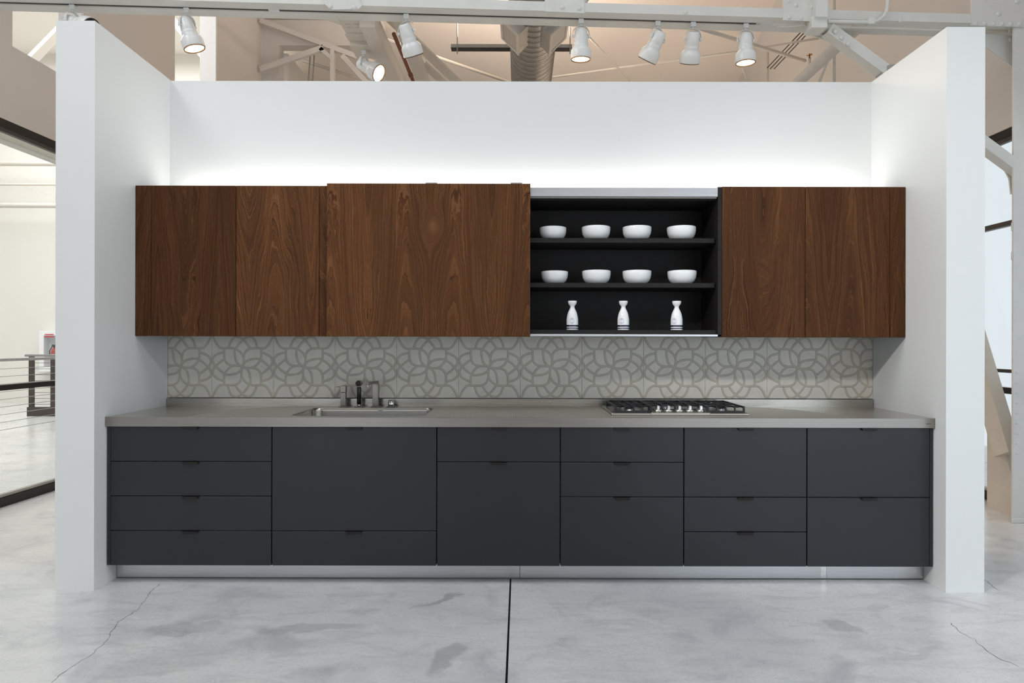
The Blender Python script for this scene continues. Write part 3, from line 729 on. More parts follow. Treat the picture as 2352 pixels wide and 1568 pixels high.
def ribbed(z0, z1, r0, r1, n):
    out = []
    for k in range(n):
        t_ = k/n; z = z0 + (z1-z0)*t_; r = r0 + (r1-r0)*math.sin(t_*math.pi/2)
        out += [(r - 0.0004, z), (r + 0.0004, z + (z1-z0)/n*0.5)]
    return out
def bottle():
    r = 0.0345
    t = thing('sake_bottle', (0, 0, 0), 'x', 'bottle'); t['_o'] = (0.0, 0.0, 0.0)
    bm = NB()
    prof = [(0, 0), (r*0.96, 0), (r, 0.002), (r, 0.0045)]
    lathe(bm, prof + [(r, 0.032)] + [(r + 0.0004*(k % 2), 0.032 + 0.0036*k*0.9) for k in range(1, 10)] +
          [(r*0.985, 0.067), (r*0.93, 0.080), (r*0.84, 0.094), (r*0.70, 0.108), (r*0.53, 0.120), (r*0.40, 0.130), (r*0.37, 0.137), (r*0.40, 0.142), (r*0.58, 0.149), (r*0.72, 0.158), (r*0.76, 0.167), (r*0.75, 0.172), (r*0.70, 0.172), (r*0.62, 0.160), (r*0.30, 0.148), (0, 0.145)], 36)
    obj('body', bm, M['ceramic'], t)
    for za, zb in ((0.0070, 0.0135), (0.0190, 0.0290)):
        bm = NB(); lathe(bm, [(r, za), (r+0.0005, za+0.0004), (r+0.0005, zb-0.0004), (r, zb)], 36); o = obj('navy_band', bm, M['navy'], t); o['label'] = 'navy glazed ring'
    bm = NB(); a = []; n = 20   # shallow thumb hollow, an oval facing the front left
    rr = r + 0.0007
    ctr = bm.verts.new((rr*math.cos(R(-105))*0.985, rr*math.sin(R(-105))*0.985, 0.052))
    for k in range(n):
        q = 2*math.pi*k/n; th = R(-105) + 0.42*math.cos(q); a.append(bm.verts.new((rr*math.cos(th), rr*math.sin(th), 0.052 + 0.019*math.sin(q))))
    for k in range(n): bm.faces.new((ctr, a[k], a[(k+1) % n])).smooth = True
    obj('thumb_hollow', bm, M['hollow'], t)
    return t
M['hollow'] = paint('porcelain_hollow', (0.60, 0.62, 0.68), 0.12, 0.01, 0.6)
bt = bottle()
for k, px in enumerate((1314.5, 1431.5, 1554.0)):
    o = bt if k == 0 else copy_tree(bt)
    o.location = ((px-CX)*3.862/F, 3.862, ZS3 + 0.0004); o.rotation_euler = (0, 0, R((6, -12, -24)[k]))
    tag(o, 'white flared bottle with two navy rings, %s of three on the cabinet floor' % ('leftmost', 'middle one', 'rightmost')[k], 'bottle', 'banded bottles in the open cabinet')

# ================================================================== hall: structure around the alcove
def roof_z(Y): return 7.6 if Y < 7 else 7.6 - 0.33*(Y - 7)
bm = NB(); prism(bm, [(-4.31, -6.2, 7.6), (-4.31, 7.0, 7.6), (-4.31, 16.0, roof_z(16)), (-4.31, 16.0, roof_z(16)+0.15), (-4.31, 7.0, 7.75), (-4.31, -6.2, 7.75)], (8.41, 0, 0))
struct('ceiling', bm, M['ceil'])
# left partition wall with glazed base and two tall upper openings
bm = NB(); XA, XB = -4.31, -4.13
box(bm, (XA, -6.2, 3.10), (XB, 10.35, 3.72))
for ya, yb in ((-6.2, 5.28), (6.135, 7.76), (8.83, 10.35)): box(bm, (XA, ya, 3.72), (XB, yb, 7.6))
for ya, yb in ((5.28, 6.135), (7.76, 8.83)): box(bm, (XA, ya, 6.4), (XB, yb, 7.6))
box(bm, (XA, -6.2, 0), (XB, -3.4, 3.10)); box(bm, (XA, 9.5, 0), (XB, 10.35, 3.10))
struct('wall_hall_left', bm, M['hall'])
bm = NB()
for ya, yb in ((6.10, 6.134), (8.79, 8.829)):
    box(bm, (XA-0.03, ya, 3.72), (XB+0.004, yb, 6.4))
struct('trim_1', bm, M['whitemetal'])
# right wall with the glazed base
bm = NB()
box(bm, (3.93, -6.2, 3.06), (4.10, 16, 7.6)); box(bm, (3.93, 6.6, 0), (4.10, 16, 3.06)); box(bm, (3.93, -6.2, 0), (4.10, -4.0, 3.06))
struct('wall_hall_right', bm, M['hall'])
bm = NB(); box(bm, (-14, 16, 0), (4.1, 16.2, 7.6)); struct('wall_hall_end', bm, M['hall'])
bm = NB(); box(bm, (-14, -6.4, 0), (4.1, -6.2, 7.6))
struct('wall_front', bm, M['hall'])
# end of the left wall: return with a header over a bright recess
bm = NB(); box(bm, (-4.13, 10.35, 0), (-3.85, 10.55, roof_z(10.5))); box(bm, (-3.85, 10.35, 6.04), (-2.2, 10.55, roof_z(10.5)))
struct('wall_return', bm, M['hall'])
bm = NB(); box(bm, (-4.13, 10.55, 0), (-3.78, 12.2, 6.0)); box(bm, (-4.13, 12.2, 0), (-2.55, 12.35, roof_z(12.3)))
struct('wall_recess', bm, M['cream'])
# atrium beyond the left wall
bm = NB(); box(bm, (-14, 14.0, 0), (-4.31, 14.2, 7.6)); struct('wall_atrium_far', bm, M['cream'])
bm = NB(); box(bm, (-14.2, -6.2, 0), (-14, 14.2, 7.6)); struct('wall_atrium_left', bm, M['cream'])
bm = NB(); box(bm, (-14.2, -6.2, 7.5), (-4.32, 14.2, 7.65)); struct('ceiling_atrium', bm, M['cream'])

def glazing(name, X, ys, zt, rails, label, dirn):
    t = thing(name, (X, ys[0], 0), label, 'window'); t['kind'] = 'structure'; del t['category']
    xi = X - 0.05*dirn; a_, b_ = min(X, xi), max(X, xi)
    bm = NB(); box(bm, (a_, ys[0], 0.0), (b_, ys[-1], 0.075), 0.003); obj('sill_rail', bm, M['black'], t)
    bm = NB(); box(bm, (a_, ys[0], zt-0.065), (b_, ys[-1], zt), 0.003); obj('header_rail', bm, M['black'], t)
    bm = NB(); box(bm, (a_+0.006, ys[0], zt-0.100), (b_-0.006, ys[-1], zt-0.072), 0.002); obj('header_rail', bm, M['greybrown'], t)
    bm = NB(); box(bm, (a_+0.006, ys[0], 0.078), (b_-0.006, ys[-1], 0.100), 0.002); obj('sill_bead', bm, M['grey'], t)
    for z0, z1, mm in rails:
        bm = NB(); box(bm, (a_, ys[0], z0), (b_, ys[-1], z1), 0.002); obj('rail', bm, M[mm], t)
    for y in ys:
        bm = NB(); box(bm, (a_, y-0.025, 0.075), (b_, y+0.025, zt-0.065), 0.002); obj('mullion', bm, M['black'], t)
    for y0, y1 in zip(ys, ys[1:]):
        bm = NB(); box(bm, ((a_+b_)/2-0.004, y0+0.025, 0.10), ((a_+b_)/2+0.004, y1-0.025, zt-0.10)); obj('pane', bm, M['glass'], t)
    return t
M['greybrown'] = paint('brown_grey_bead', (0.06, 0.05, 0.045), 0.45, 0.02, 0.4)
glazing('window_1', -4.13, (-3.3, -1.6, 1.0, 2.8, 4.6, 6.9, 9.4), 3.10, ((0.93, 0.975, 'black'),), 'black framed floor to header glazing left of the kitchen', 1)
glazing('window_2', 3.99, (-3.9, -2.0, 0.0, 2.0, 4.0, 6.5), 3.06, ((2.275, 2.315, 'greybrown'), (1.085, 1.112, 'greybrown'), (0.915, 0.965, 'black')), 'black framed window wall right of the kitchen', 1)

# ================================================================== atrium contents seen through the left glazing
M['piperose'] = paint('pipe_cream_paint', (0.74, 0.70, 0.63), 0.5, 0.02, 0.4)
for i, (y, r, lab) in enumerate(((378, 0.050, 'upper cream pipe crossing the bright atrium wall'), (426, 0.024, 'thin cream conduit between two pipes on the atrium wall'), (474, 0.052, 'lower cream pipe crossing the bright atrium wall'))):
    z = EYE + (785-y)*13.4/F; bm = NB(); tube(bm, [(-13.9, 13.4, z), (-4.5, 13.4, z)], r, 14)
    o = obj('wall_pipe', bm, M['piperose'])
    for v in o.data.vertices: pass
    tag(o, lab, 'pipe', 'pipes along the atrium wall')
bm = NB(); box(bm, (-4.64, -6.0, 3.085), (-4.52, 13.9, 3.150), 0.004); tag(obj('soffit_channel', bm, M['piperose']), 'cream channel running behind the black window header on the left', 'channel')
bm = NB(); bar(bm, W(45, 165, 6.4), W(170, 35, 7.4), 0.05, 0.09); tag(obj('atrium_brace', bm, M['cream']), 'cream diagonal roof brace seen through the upper left opening', 'brace')
bm = NB(); bar(bm, W(330, -30, 10.5), W(520, 192, 10.2), 0.06, 0.10); tag(obj('atrium_brace', bm, M['cream']), 'thin pale brace seen through the narrow bright opening above the left wall', 'brace')
# railing: one run along the glazing, one across
rl = thing('cable_railing', (-7.13, 9.0, 0), 'grey topped cable railing with dark posts running along the atrium edge', 'railing', 'atrium cable railings')
bm = NB(); box(bm, (-7.16, 6.6, 1.045), (-7.10, 11.4, 1.085), 0.004); obj('top_rail', bm, M['rail'], rl)
for y in (6.7, 8.3, 10.7):
    bm = NB(); box(bm, (-7.15, y-0.02, 0), (-7.11, y+0.02, 1.045), 0.002); obj('post', bm, M['railpost'], rl)
for k in range(9):
    z = 0.10 + 0.105*k; bm = NB(); tube(bm, [(-7.13, 6.7, z), (-7.13, 11.38, z)], 0.0045, 6); obj('cable', bm, M['rail'], rl)
r2 = thing('cable_railing', (-8.6, 11.5, 0), 'brown posted cable railing crossing in front of the extinguisher cabinet', 'railing', 'atrium cable railings')
bm = NB(); box(bm, (-8.75, 11.47, 1.05), (-6.2, 11.53, 1.09), 0.004); obj('top_rail', bm, M['railrose'] if 'railrose' in M else M['rail'], r2)
for px in (73, 123, 180):
    x = (px-CX)*11.5/F; bm = NB(); box(bm, (x-0.035, 11.47, 0.0), (x+0.035, 11.53, 1.05), 0.002); obj('post', bm, M['railpost'], r2)
for k in range(9):
    z = 0.10 + 0.105*k; bm = NB(); tube(bm, [((73-CX)*11.5/F, 11.5, z), (-6.2, 11.5, z)], 0.0045, 6); obj('cable', bm, M['rail'], r2)
bm = NB(); box(bm, (-8.7, 11.46, 0.0), (-6.2, 11.55, 0.16), 0.003); obj('kerb', bm, M['railpost'], r2)
# extinguisher cabinet
a = W(97, 760, 13.9); b = W(150, 853, 13.9)
ec = thing('extinguisher_cabinet', (a.x, 13.95, b.z), 'white fire extinguisher cabinet on the cream atrium wall', 'cabinet')
bm = NB(); t_ = 0.10
box(bm, (a.x, 13.80, b.z), (a.x+t_, 13.995, a.z), 0.006); box(bm, (b.x-t_, 13.80, b.z), (b.x, 13.995, a.z), 0.006)
box(bm, (a.x+t_, 13.80, a.z-t_), (b.x-t_, 13.995, a.z), 0.004); box(bm, (a.x+t_, 13.80, b.z), (b.x-t_, 13.995, b.z+t_), 0.004)
obj('frame', bm, M['whitemetal'], ec)
bm = NB(); box(bm, (a.x+t_, 13.97, b.z+t_), (b.x-t_, 13.99, a.z-t_)); obj('back_plate', bm, M['whitemetal'], ec)
bm = NB(); box(bm, (a.x+t_, 13.825, b.z+t_), (b.x-t_, 13.832, a.z-t_)); obj('pane', bm, M['glass'], ec)
bm = NB()
for z, h in ((a.z-0.085, 0.02), (a.z-0.135, 0.025)): box(bm, (a.x+t_+0.03, 13.796, z), (a.x+t_+0.22, 13.8005, z+h))
obj('red_print', bm, M['red'], ec)
fe = thing('fire_extinguisher', (a.x+0.26, 13.90, b.z+t_), 'small red fire extinguisher inside the white wall cabinet', 'extinguisher')
bm = NB(); lathe(bm, [(0, 0.0), (0.055, 0.0), (0.06, 0.01), (0.06, 0.33), (0.045, 0.38), (0.02, 0.40), (0.02, 0.43), (0, 0.43)], 20, Matrix.Translation((a.x+0.26, 13.90, b.z+t_))); obj('cylinder', bm, M['red'], fe)
bm = NB(); lathe(bm, [(0.0601, 0.14), (0.061, 0.142), (0.061, 0.27), (0.0601, 0.272)], 20, Matrix.Translation((a.x+0.26, 13.90, b.z+t_))); obj('paper_label', bm, M['whitemetal'], fe)
bm = NB(); box(bm, (a.x+0.235, 13.85, b.z+t_+0.43), (a.x+0.285, 13.92, b.z+t_+0.475), 0.006); tube(bm, [(a.x+0.23, 13.88, b.z+t_+0.44), (a.x+0.18, 13.87, b.z+t_+0.34), (a.x+0.19, 13.87, b.z+t_+0.18)], 0.012, 8); obj('valve_and_hose', bm, M['rubber'], fe)

# ================================================================== roof truss over the alcove
TY0, TK = 4.604, 0.0520
tdir = Vector((1, TK, 0)).normalized(); tnor = Vector((TK, -1, 0)).normalized()   # towards the camera
def TP(px, py=None, dy=0.0, z=None):
    a = (px - CX)/F; X = a*(TY0 + dy)/(1 - a*TK); Y = TY0 + dy + TK*X
    if z is None: z = EYE + (CY - (py - (px-CX)*ROLL))*Y/F
    return Vector((X, Y, z))
ZC0 = 3.676
tr = thing('roof_truss', tuple(TP(1195, z=ZC0)), 'white painted riveted steel roof truss crossing above the kitchen', 'truss')
def chord(px0, px1, dy, z, wd, ht, nm, mm='steelpaint'):
    bm = NB(); bar(bm, TP(px0, dy=dy, z=z), TP(px1, dy=dy, z=z), wd, ht); return obj(nm, bm, M[mm], tr)
PA, PB = -213, 2330
chord(PA, PB, 0.006, ZC0+0.033, 0.012, 0.066, 'chord_angle'); chord(PA, PB, 0.049, ZC0+0.006, 0.074, 0.012, 'chord_angle')
chord(PA, PB, 0.165, ZC0+0.006, 0.080, 0.012, 'chord_angle'); chord(PA, PB, 0.211, ZC0+0.033, 0.012, 0.066, 'chord_angle')
def plate(nm, pix, dy=-0.006, th=0.010):
    bm = NB(); prism(bm, [TP(x, y, dy) for x, y in pix], -tnor*th); return obj(nm, bm, M['steelpaint'], tr)
g0 = plate('gusset_plate', [(735, -40), (800, -40), (830, 12), (822, 20), (760, 22), (742, 8)], -0.016, 0.016)
g1 = plate('gusset_plate', [(1250, -40), (1341, -40), (1341, 30), (1250, 26)])
g2 = plate('gusset_plate', [(1797, -40), (1893, -40), (1905, 20), (1908, 50), (1797, 46)])
g3 = plate('gusset_plate', [(2230, -40), (2350, -40), (2350, 62), (2230, 58)])
g4 = plate('gusset_plate', [(2180, 74), (2350, 82), (2350, 168), (2338, 163), (2262, 106), (2180, 92)], 0.10, 0.012)
g5 = plate('gusset_plate', [(1812, 64), (1932, 62), (1950, 92), (1992, 122)], 0.22, 0.012)
g6 = plate('gusset_plate', [(2290, 358), (2338, 358), (2338, 442), (2322, 446), (2318, 410)], 0.10, 0.012)
def rivets(pix, parent, dy, r):
    for x, y in pix:
        bm = NB(); dome(bm, TP(x, y, dy), tnor, r); obj('rivet', bm, M['steelpaint'], parent)
rivets([(1290, 17), (1329, 19)], g1, -0.006, 0.018); rivets([(1573, 28)], tr, 0.0, 0.018)
rivets([(757, 15), (812, 17)], g0, -0.016, 0.018)
rivets([(1810, 2), (1826, 12), (1864, 16), (1811, 40), (1839, 41)], g2, -0.006, 0.016)
rivets([(1901, 43), (2067, 47)], tr, 0.0, 0.016)
rivets([(2240 + 20*k, 54 + 0.4*k) for k in range(6)] + [(2292, 32), (2334, 4)], g3, -0.006, 0.018)
rivets([(2320, 72), (2340, 73), (2320, 91), (2340, 91)], g4, 0.10, 0.018)
# web members
ZTOP = 6.55
chord(PA, PB, 0.10, ZTOP, 0.12, 0.14, 'top_chord')
for (pa, ya, dy), pb, wd, ht, nm in (((1881, 44, -0.03), 1881, 0.085, 0.07, 'web_post'), ((1295, 8, 0.10), 1295, 0.10, 0.05, 'web_post'), ((770, 0, 0.10), 770, 0.10, 0.05, 'web_post'),
                                 ((2300, 30, 0.10), 1890, 0.10, 0.08, 'web_diagonal'), ((1330, 12, 0.12), 1870, 0.08, 0.06, 'web_diagonal'), ((795, 12, 0.12), 1285, 0.08, 0.06, 'web_diagonal')):
    bm = NB(); bar(bm, TP(pa, ya, dy), TP(pb, dy=dy, z=ZTOP-0.07), wd, ht); obj(nm, bm, M['steelpaint'], tr)
# knee brace of two angles from the chord down to the column
for dy in (0.05, 0.20):
    k0, k1 = TP(1893, 78, dy), TP(2352, 414, dy)
    dv = (k1-k0).normalized()
    bm = NB(); bar(bm, k0, k1, 0.085, 0.010); kn = obj('knee_brace', bm, M['beampaint'] if dy > 0.1 else M['steelpaint'], tr)
    up_ = dv.cross(tnor).normalized(); up_ = up_ if up_.z > 0 else -up_
    bm = NB(); bar(bm, k0 + up_*0.035 + tnor*0.038, k1 + up_*0.035 + tnor*0.038, 0.010, 0.075); obj('knee_brace', bm, M['steelpaint'], tr)
rivets([(1917, 72), (1932, 86), (1947, 101)], tr, 0.0, 0.016); rivets([(2300, 369), (2316, 381), (2333, 393)], tr, 0.055, 0.016)
# conduit bend and junction box on the truss
cb = thing('conduit', tuple(TP(2034, 0)), 'white conduit bending off the right part of the truss chord', 'conduit')
bm = NB(); tube(bm, [TP(x, y, -0.03) for x, y in ((2037, -60), (2037, 10), (2035, 25), (2028, 38), (2015, 47), (1998, 51), (1900, 49))], 0.012, 10); obj('pipe', bm, M['steelpaint'], cb)
bm = NB(); box(bm, TP(1994, 54, -0.045), TP(2003, 44, -0.02), 0.001); obj('clip', bm, M['steelpaint'], cb)
jb = thing('junction_box', tuple(TP(1873, 70)), 'square white junction box under the truss at the end of the light track', 'box')
p0 = TP(1855, 72, 0.02); p1 = TP(1890, 42, 0.02)
bm = NB(); box(bm, (p0.x, p0.y-0.06, ZC0-0.085), (p1.x, p0.y+0.07, ZC0-0.004), 0.004); obj('housing', bm, M['steelpaint'], jb)
bm = NB(); tube(bm, [TP(1780, 60, 0.09), TP(1795, 62, 0.09), TP(1820, 60, 0.07), TP(1856, 57, 0.04)], 0.006, 8); obj('cable', bm, M['steelpaint'], jb)

# column at the right end, pier and floor strut
col = thing('steel_column', (3.77, 4.95, 0), 'white painted riveted steel column at the right edge beside the window wall', 'column')
bm = NB(); box(bm, (3.640, 4.800, 0.0), (3.900, 4.816, 7.4)); obj('front_plate', bm, M['steelpaint'], col)
bm = NB(); box(bm, (3.860, 4.817, 0.0), (3.890, 4.94, 7.4)); obj('web', bm, M['steelpaint'], col)
bm = NB(); box(bm, (3.625, 4.785, 0.0), (3.915, 4.799, 0.035), 0.004); obj('base_collar', bm, M['steelpaint'], col)
for k in range(9):
    p = W(2336, 855 + 23.2*k, 4.80); bm = NB(); dome(bm, p, (0, -1, 0), 0.011); obj('rivet', bm, M['steelpaint'], col)
for y in (520, 587): 
    p = W(2329, y, 4.80); bm = NB(); box(bm, (3.632, 4.802, p.z-0.03), (3.6395, 4.815, p.z+0.03), 0.002); obj('clip', bm, M['steelpaint'], col)
st = thing('strut_pier', (3.80, 5.1, 0), 'cream painted pier with a slanting strut behind the right column', 'strut')
bm = NB(); prism(bm, [(3.765, 5.24, 0), (3.765, 4.97, 0), (3.765, 4.97, 0.30), (3.765, 5.24, 0.92)], (0.09, 0, 0)); obj('pier', bm, M['beampaint'], st)
bm = NB(); bar(bm, (3.75, 5.0, 0.47), (3.75, 5.9, 2.6), 0.10, 0.17); obj('strut', bm, M['beampaint'], st)
bm = NB(); box(bm, (3.78, 4.962, 0.22), (3.85, 4.969, 0.28)); obj('bolt_plate', bm, M['black'], st)

# ================================================================== track and spotlights
tk2 = thing('light_track', tuple(TP(800, dy=0.11, z=3.675)), 'slim white light track fixed under the truss chord', 'light track')
bm = NB(); bar(bm, TP(-200, dy=0.108, z=3.690), TP(1745, dy=0.108, z=3.690), 0.036, 0.026); obj('channel', bm, M['trackwhite'], tk2)
bm = NB(); bar(bm, TP(-200, dy=0.101, z=3.6765), TP(1735, dy=0.101, z=3.6765), 0.014, 0.003); obj('slot', bm, M['slot'], tk2)
bm = NB(); bar(bm, TP(1745, dy=0.108, z=3.690), TP(1775, dy=0.108, z=3.690), 0.030, 0.022); obj('feed_end', bm, M['lampwhite'], tk2)
bm = NB(); bar(bm, TP(617, dy=0.108, z=3.687), TP(641, dy=0.108, z=3.687), 0.040, 0.034); obj('coupler', bm, M['lampwhite'], tk2)

HOUS = [(0, 0.0), (0.034, 0.0), (0.040, 0.004), (0.044, 0.014), (0.048, 0.060), (0.050, 0.082), (0.0475, 0.088), (0.052, 0.098), (0.053, 0.110), (0.0505, 0.118),
        (0.056, 0.128), (0.066, 0.139), (0.0725, 0.150), (0.0745, 0.162), (0.0750, 0.206), (0.0735, 0.212), (0.0680, 0.212), (0.066, 0.200), (0.0655, 0.160), (0, 0.158)]
def spotlight(mount, aim, lit, label, yaw):
    mount = Vector(mount); t = thing('track_spotlight', tuple(mount), label, 'spotlight', 'white track spotlights')
    bm = NB(); box(bm, mount + Vector((-0.019, -0.019, -0.032)), mount + Vector((0.019, 0.019, 0.0)), 0.003); obj('adapter', bm, M['lampwhite'], t)
    bm = NB(); tube(bm, [mount + Vector((0, 0, -0.031)), mount + Vector((0, 0, -0.048))], 0.007, 10); obj('swivel', bm, M['lampwhite'], t)
    piv = mount + Vector((0, 0, -0.122)); aim = Vector(aim).normalized()
    side = Vector((math.cos(yaw), math.sin(yaw), 0))
    side = (side - aim*side.dot(aim)).normalized()
    top = mount + Vector((0, 0, -0.048)) - piv
    # yoke: strap from the swivel round both sides to the pivot axis
    bm = NB(); rows = []
    n = 16
    upv = Vector((0, 0, 1)); wv = side.cross(upv).normalized()
    for k in range(n+1):
        a = math.pi*k/n; x = math.cos(a); z = math.sin(a)
        p = piv + side*(x*0.061) + upv*(0.010 + 0.067*min(1.0, z*1.15)) if False else piv + side*(x*0.062) + upv*(z**0.75*0.074)
        rows.append(p)
    rows = [piv + side*0.062 - upv*0.012] + rows + [piv - side*0.062 - upv*0.012]
    prev = None
    for i, p in enumerate(rows):
        d = (rows[min(i+1, len(rows)-1)] - rows[max(i-1, 0)]).normalized(); nn = d.cross(wv).normalized()
        q = [bm.verts.new(p + wv*(s*0.010) + nn*(h*0.0014)) for s, h in ((-1,-1),(1,-1),(1,1),(-1,1))]
        if prev:
            for k in range(4): bm.faces.new((prev[k], prev[(k+1)%4], q[(k+1)%4], q[k]))
        else: bm.faces.new(q[::-1])
        prev = q
    bm.faces.new(prev); obj('yoke', bm, M['lampwhite'], t)
    bm = NB(); tube(bm, [piv + side*0.050, piv + side*0.066], 0.013, 14); obj('pivot_knob', bm, M['lampwhite'], t)
    bm = NB(); tube(bm, [piv - side*0.066, piv - side*0.050], 0.009, 14); obj('pivot_bolt', bm, M['lampwhite'], t)
    q = Vector((0, 0, 1)).rotation_difference(aim).to_matrix().to_4x4()
    m4 = Matrix.Translation(piv - aim*0.052) @ q
    bm = NB(); lathe(bm, HOUS, 32, m4); hs = obj('housing', bm, M['lampwhite'], t)
    bm = NB(); lathe(bm, [(0.0665, 0.209), (0.0715, 0.2105), (0.0715, 0.217), (0.0655, 0.2175), (0.0640, 0.212)], 32, m4); obj('rim', bm, M['copperrim'] if lit else M['slot'], hs)
    bm = NB(); lathe(bm, [(0, 0.2125), (0.045, 0.2120), (0.0635, 0.2095), (0.0635, 0.205), (0, 0.205)], 32, m4); obj('lens', bm, M['glow'] if lit else M['slot'], hs)
    if lit:
        l = bpy.data.lights.new('spot_beam', 'SPOT'); l.energy = 55; l.color = (1.0, 0.80, 0.60); l.spot_size = R(75); l.spot_blend = 0.6; l.shadow_soft_size = 0.05
        lo_ = bpy.data.objects.new('spot_beam', l); C.objects.link(lo_); lo_.location = piv + aim*0.18 - mount; lo_.rotation_euler = aim.to_track_quat('-Z', 'Y').to_euler(); lo_.parent = t
def tm(px): return TP(px, dy=0.108, z=3.6745)
spotlight(tm(166), (0.82, -0.15, -0.30), False, 'white track spotlight half hidden behind the top of the left end wall', R(70))
spotlight(tm(428), (0.30, 0.10, -1), True, 'lit white track spotlight in front of the narrow bright opening', R(60))
spotlight(tm(932), (0.30, 0.58, -1), False, 'white track spotlight turned away beside the brown pipe', R(0))
spotlight(tm(1333), (0.0, 0.10, -1), True, 'lit white track spotlight just right of the duct', R(0))
spotlight(tm(1509), (-0.42, 0.50, -0.85), False, 'white track spotlight tilted left and away, left of a close pair', R(25))
spotlight(tm(1590), (-0.02, 0.62, -1), False, 'white track spotlight turned straight back, its vented cap showing', R(0))
spotlight(tm(1711), (0.02, 0.04, -1), True, 'lit white track spotlight at the right end of the track', R(0))
spotlight((-1.270, 5.27, 3.684), (0.80, -0.30, -0.50), True, 'lit white spotlight hung low behind the back wall, facing right', R(60))

# ================================================================== longitudinal bracing behind the truss
lb = thing('lattice_beam', (-1.05, 5.0, 3.7), 'cream painted lattice beam running back from the truss beside a brown pipe', 'beam')
def lbar(a, b, wd, ht, nm, mm='beampaint'):
    bm = NB(); bar(bm, a, b, wd, ht); return obj(nm, bm, M[mm], lb)
lbar((-1.145, 4.84, 3.735), (-1.145, 12.5, 3.735), 0.115, 0.14, 'chord'); lbar((-0.925, 4.84, 3.80), (-0.925, 12.5, 3.80), 0.10, 0.10, 'chord')
lbar((-1.14, 4.86, 3.90), (-0.50, 6.85, 3.90), 0.10, 0.02, 'lacing_bar')
lbar((-0.90, 5.9, 3.862), (-0.52, 7.1, 3.862), 0.08, 0.02, 'lacing_bar')
bm = NB(); box(bm, (-1.36, 4.84, 3.720), (-1.20, 5.04, 3.732)); fp = obj('slotted_plate', bm, M['beampaint'], lb)
for yy in (4.90, 4.95):
    for xx in (-1.325, -1.26):
        bm = NB(); box(bm, (xx, yy, 3.7185), (xx+0.035, yy+0.010, 3.7199)); obj('slot', bm, M['greywarm'] if 'greywarm' in M else M['trackwhite'], fp)
jb2 = thing('ballast_box', (-1.29, 5.2, 3.69), 'stepped white electrical box carrying the low spotlight', 'box')
bm = NB(); box(bm, (-1.372, 5.045, 3.715), (-1.222, 5.17, 3.760), 0.003); obj('upper_housing', bm, M['beampaint'], jb2)
bm = NB(); box(bm, (-1.368, 5.175, 3.684), (-1.205, 5.42, 3.722), 0.003); obj('lower_housing', bm, M['beampaint'], jb2)
bm = NB(); box(bm, (-1.365, 5.043, 3.758), (-1.228, 5.047, 3.7625)); obj('seam', bm, M['slot'], jb2)
bp = thing('brown_pipe', (-0.94, 5.0, EYE+2.27), 'copper brown sprinkler pipe running back along the lattice beam', 'pipe')
bm = NB(); tube(bm, [(-0.944, 4.83, EYE+2.285), (-0.944, 12.5, EYE+2.285)], 0.0155, 12); obj('pipe', bm, M['brown'], bp)
bm = NB(); tube(bm, [(-0.944, 5.55, EYE+2.285), (-0.944, 5.60, EYE+2.285)], 0.020, 12); obj('coupling', bm, M['brown'], bp)

# ================================================================== duct with two registers
dx_, dz_, dr = 0.137, EYE+3.40, 0.25
du = thing('spiral_duct', (dx_, 7.0, dz_), 'galvanised spiral duct running back under the ceiling with two square registers', 'duct')
bm = NB(); tube(bm, [(dx_, 13.0, dz_), (dx_, 5.85, dz_), (dx_, 5.60, dz_+0.05), (dx_, 5.40, dz_+0.20), (dx_, 5.30, dz_+0.42), (dx_, 5.28, dz_+0.70), (dx_, 5.28, 7.599)], dr, 40); obj('shell', bm, M['galv'], du)
bm = NB()
for k in range(60):
    y = 5.9 + 0.118*k; tube(bm, [(dx_, y-0.014, dz_), (dx_, y, dz_), (dx_, y+0.014, dz_)], [dr, dr+0.012, dr], 36, False)
o = obj('seam_rings', bm, M['ductseam'], du); o['kind'] = 'stuff'
for sgn in (-1, 1):
    o_ = Vector((sgn*0.7071, 0, -0.7071)); p_ = Vector((0.7071*sgn, 0, 0.7071)); c0 = Vector((dx_, 0, dz_))
    def cn(rch, s, y): 
        q = c0 + o_*rch + p_*s; return Vector((q.x, y, q.z))
    ya, yb = 6.50, 6.93
    bm = NB(); prism(bm, [cn(0.16, -0.125, ya), cn(0.35, -0.125, ya), cn(0.35, 0.125, ya), cn(0.16, 0.125, ya)], (0, yb-ya, 0)); tk_ = obj('takeoff', bm, M['galv'], du)
    bm = NB()
    for s0, s1, y0, y1 in ((-0.130, -0.100, ya-0.005, yb+0.005), (0.100, 0.130, ya-0.005, yb+0.005), (-0.10, 0.10, ya-0.005, ya+0.03), (-0.10, 0.10, yb-0.03, yb+0.005)):
        prism(bm, [cn(0.350, s0, y0), cn(0.362, s0, y0), cn(0.362, s1, y0), cn(0.350, s1, y0)], (0, y1-y0, 0))
    obj('register_frame', bm, M['beampaint'], tk_)
    for k in range(7):
        s = -0.085 + 0.0285*k
        bm = NB(); prism(bm, [cn(0.350, s, ya+0.03), cn(0.357, s+0.016, ya+0.03), cn(0.355, s+0.018, ya+0.03), cn(0.349, s+0.002, ya+0.03)], (0, yb-ya-0.06, 0)); obj('louver', bm, M['beampaint'], tk_)

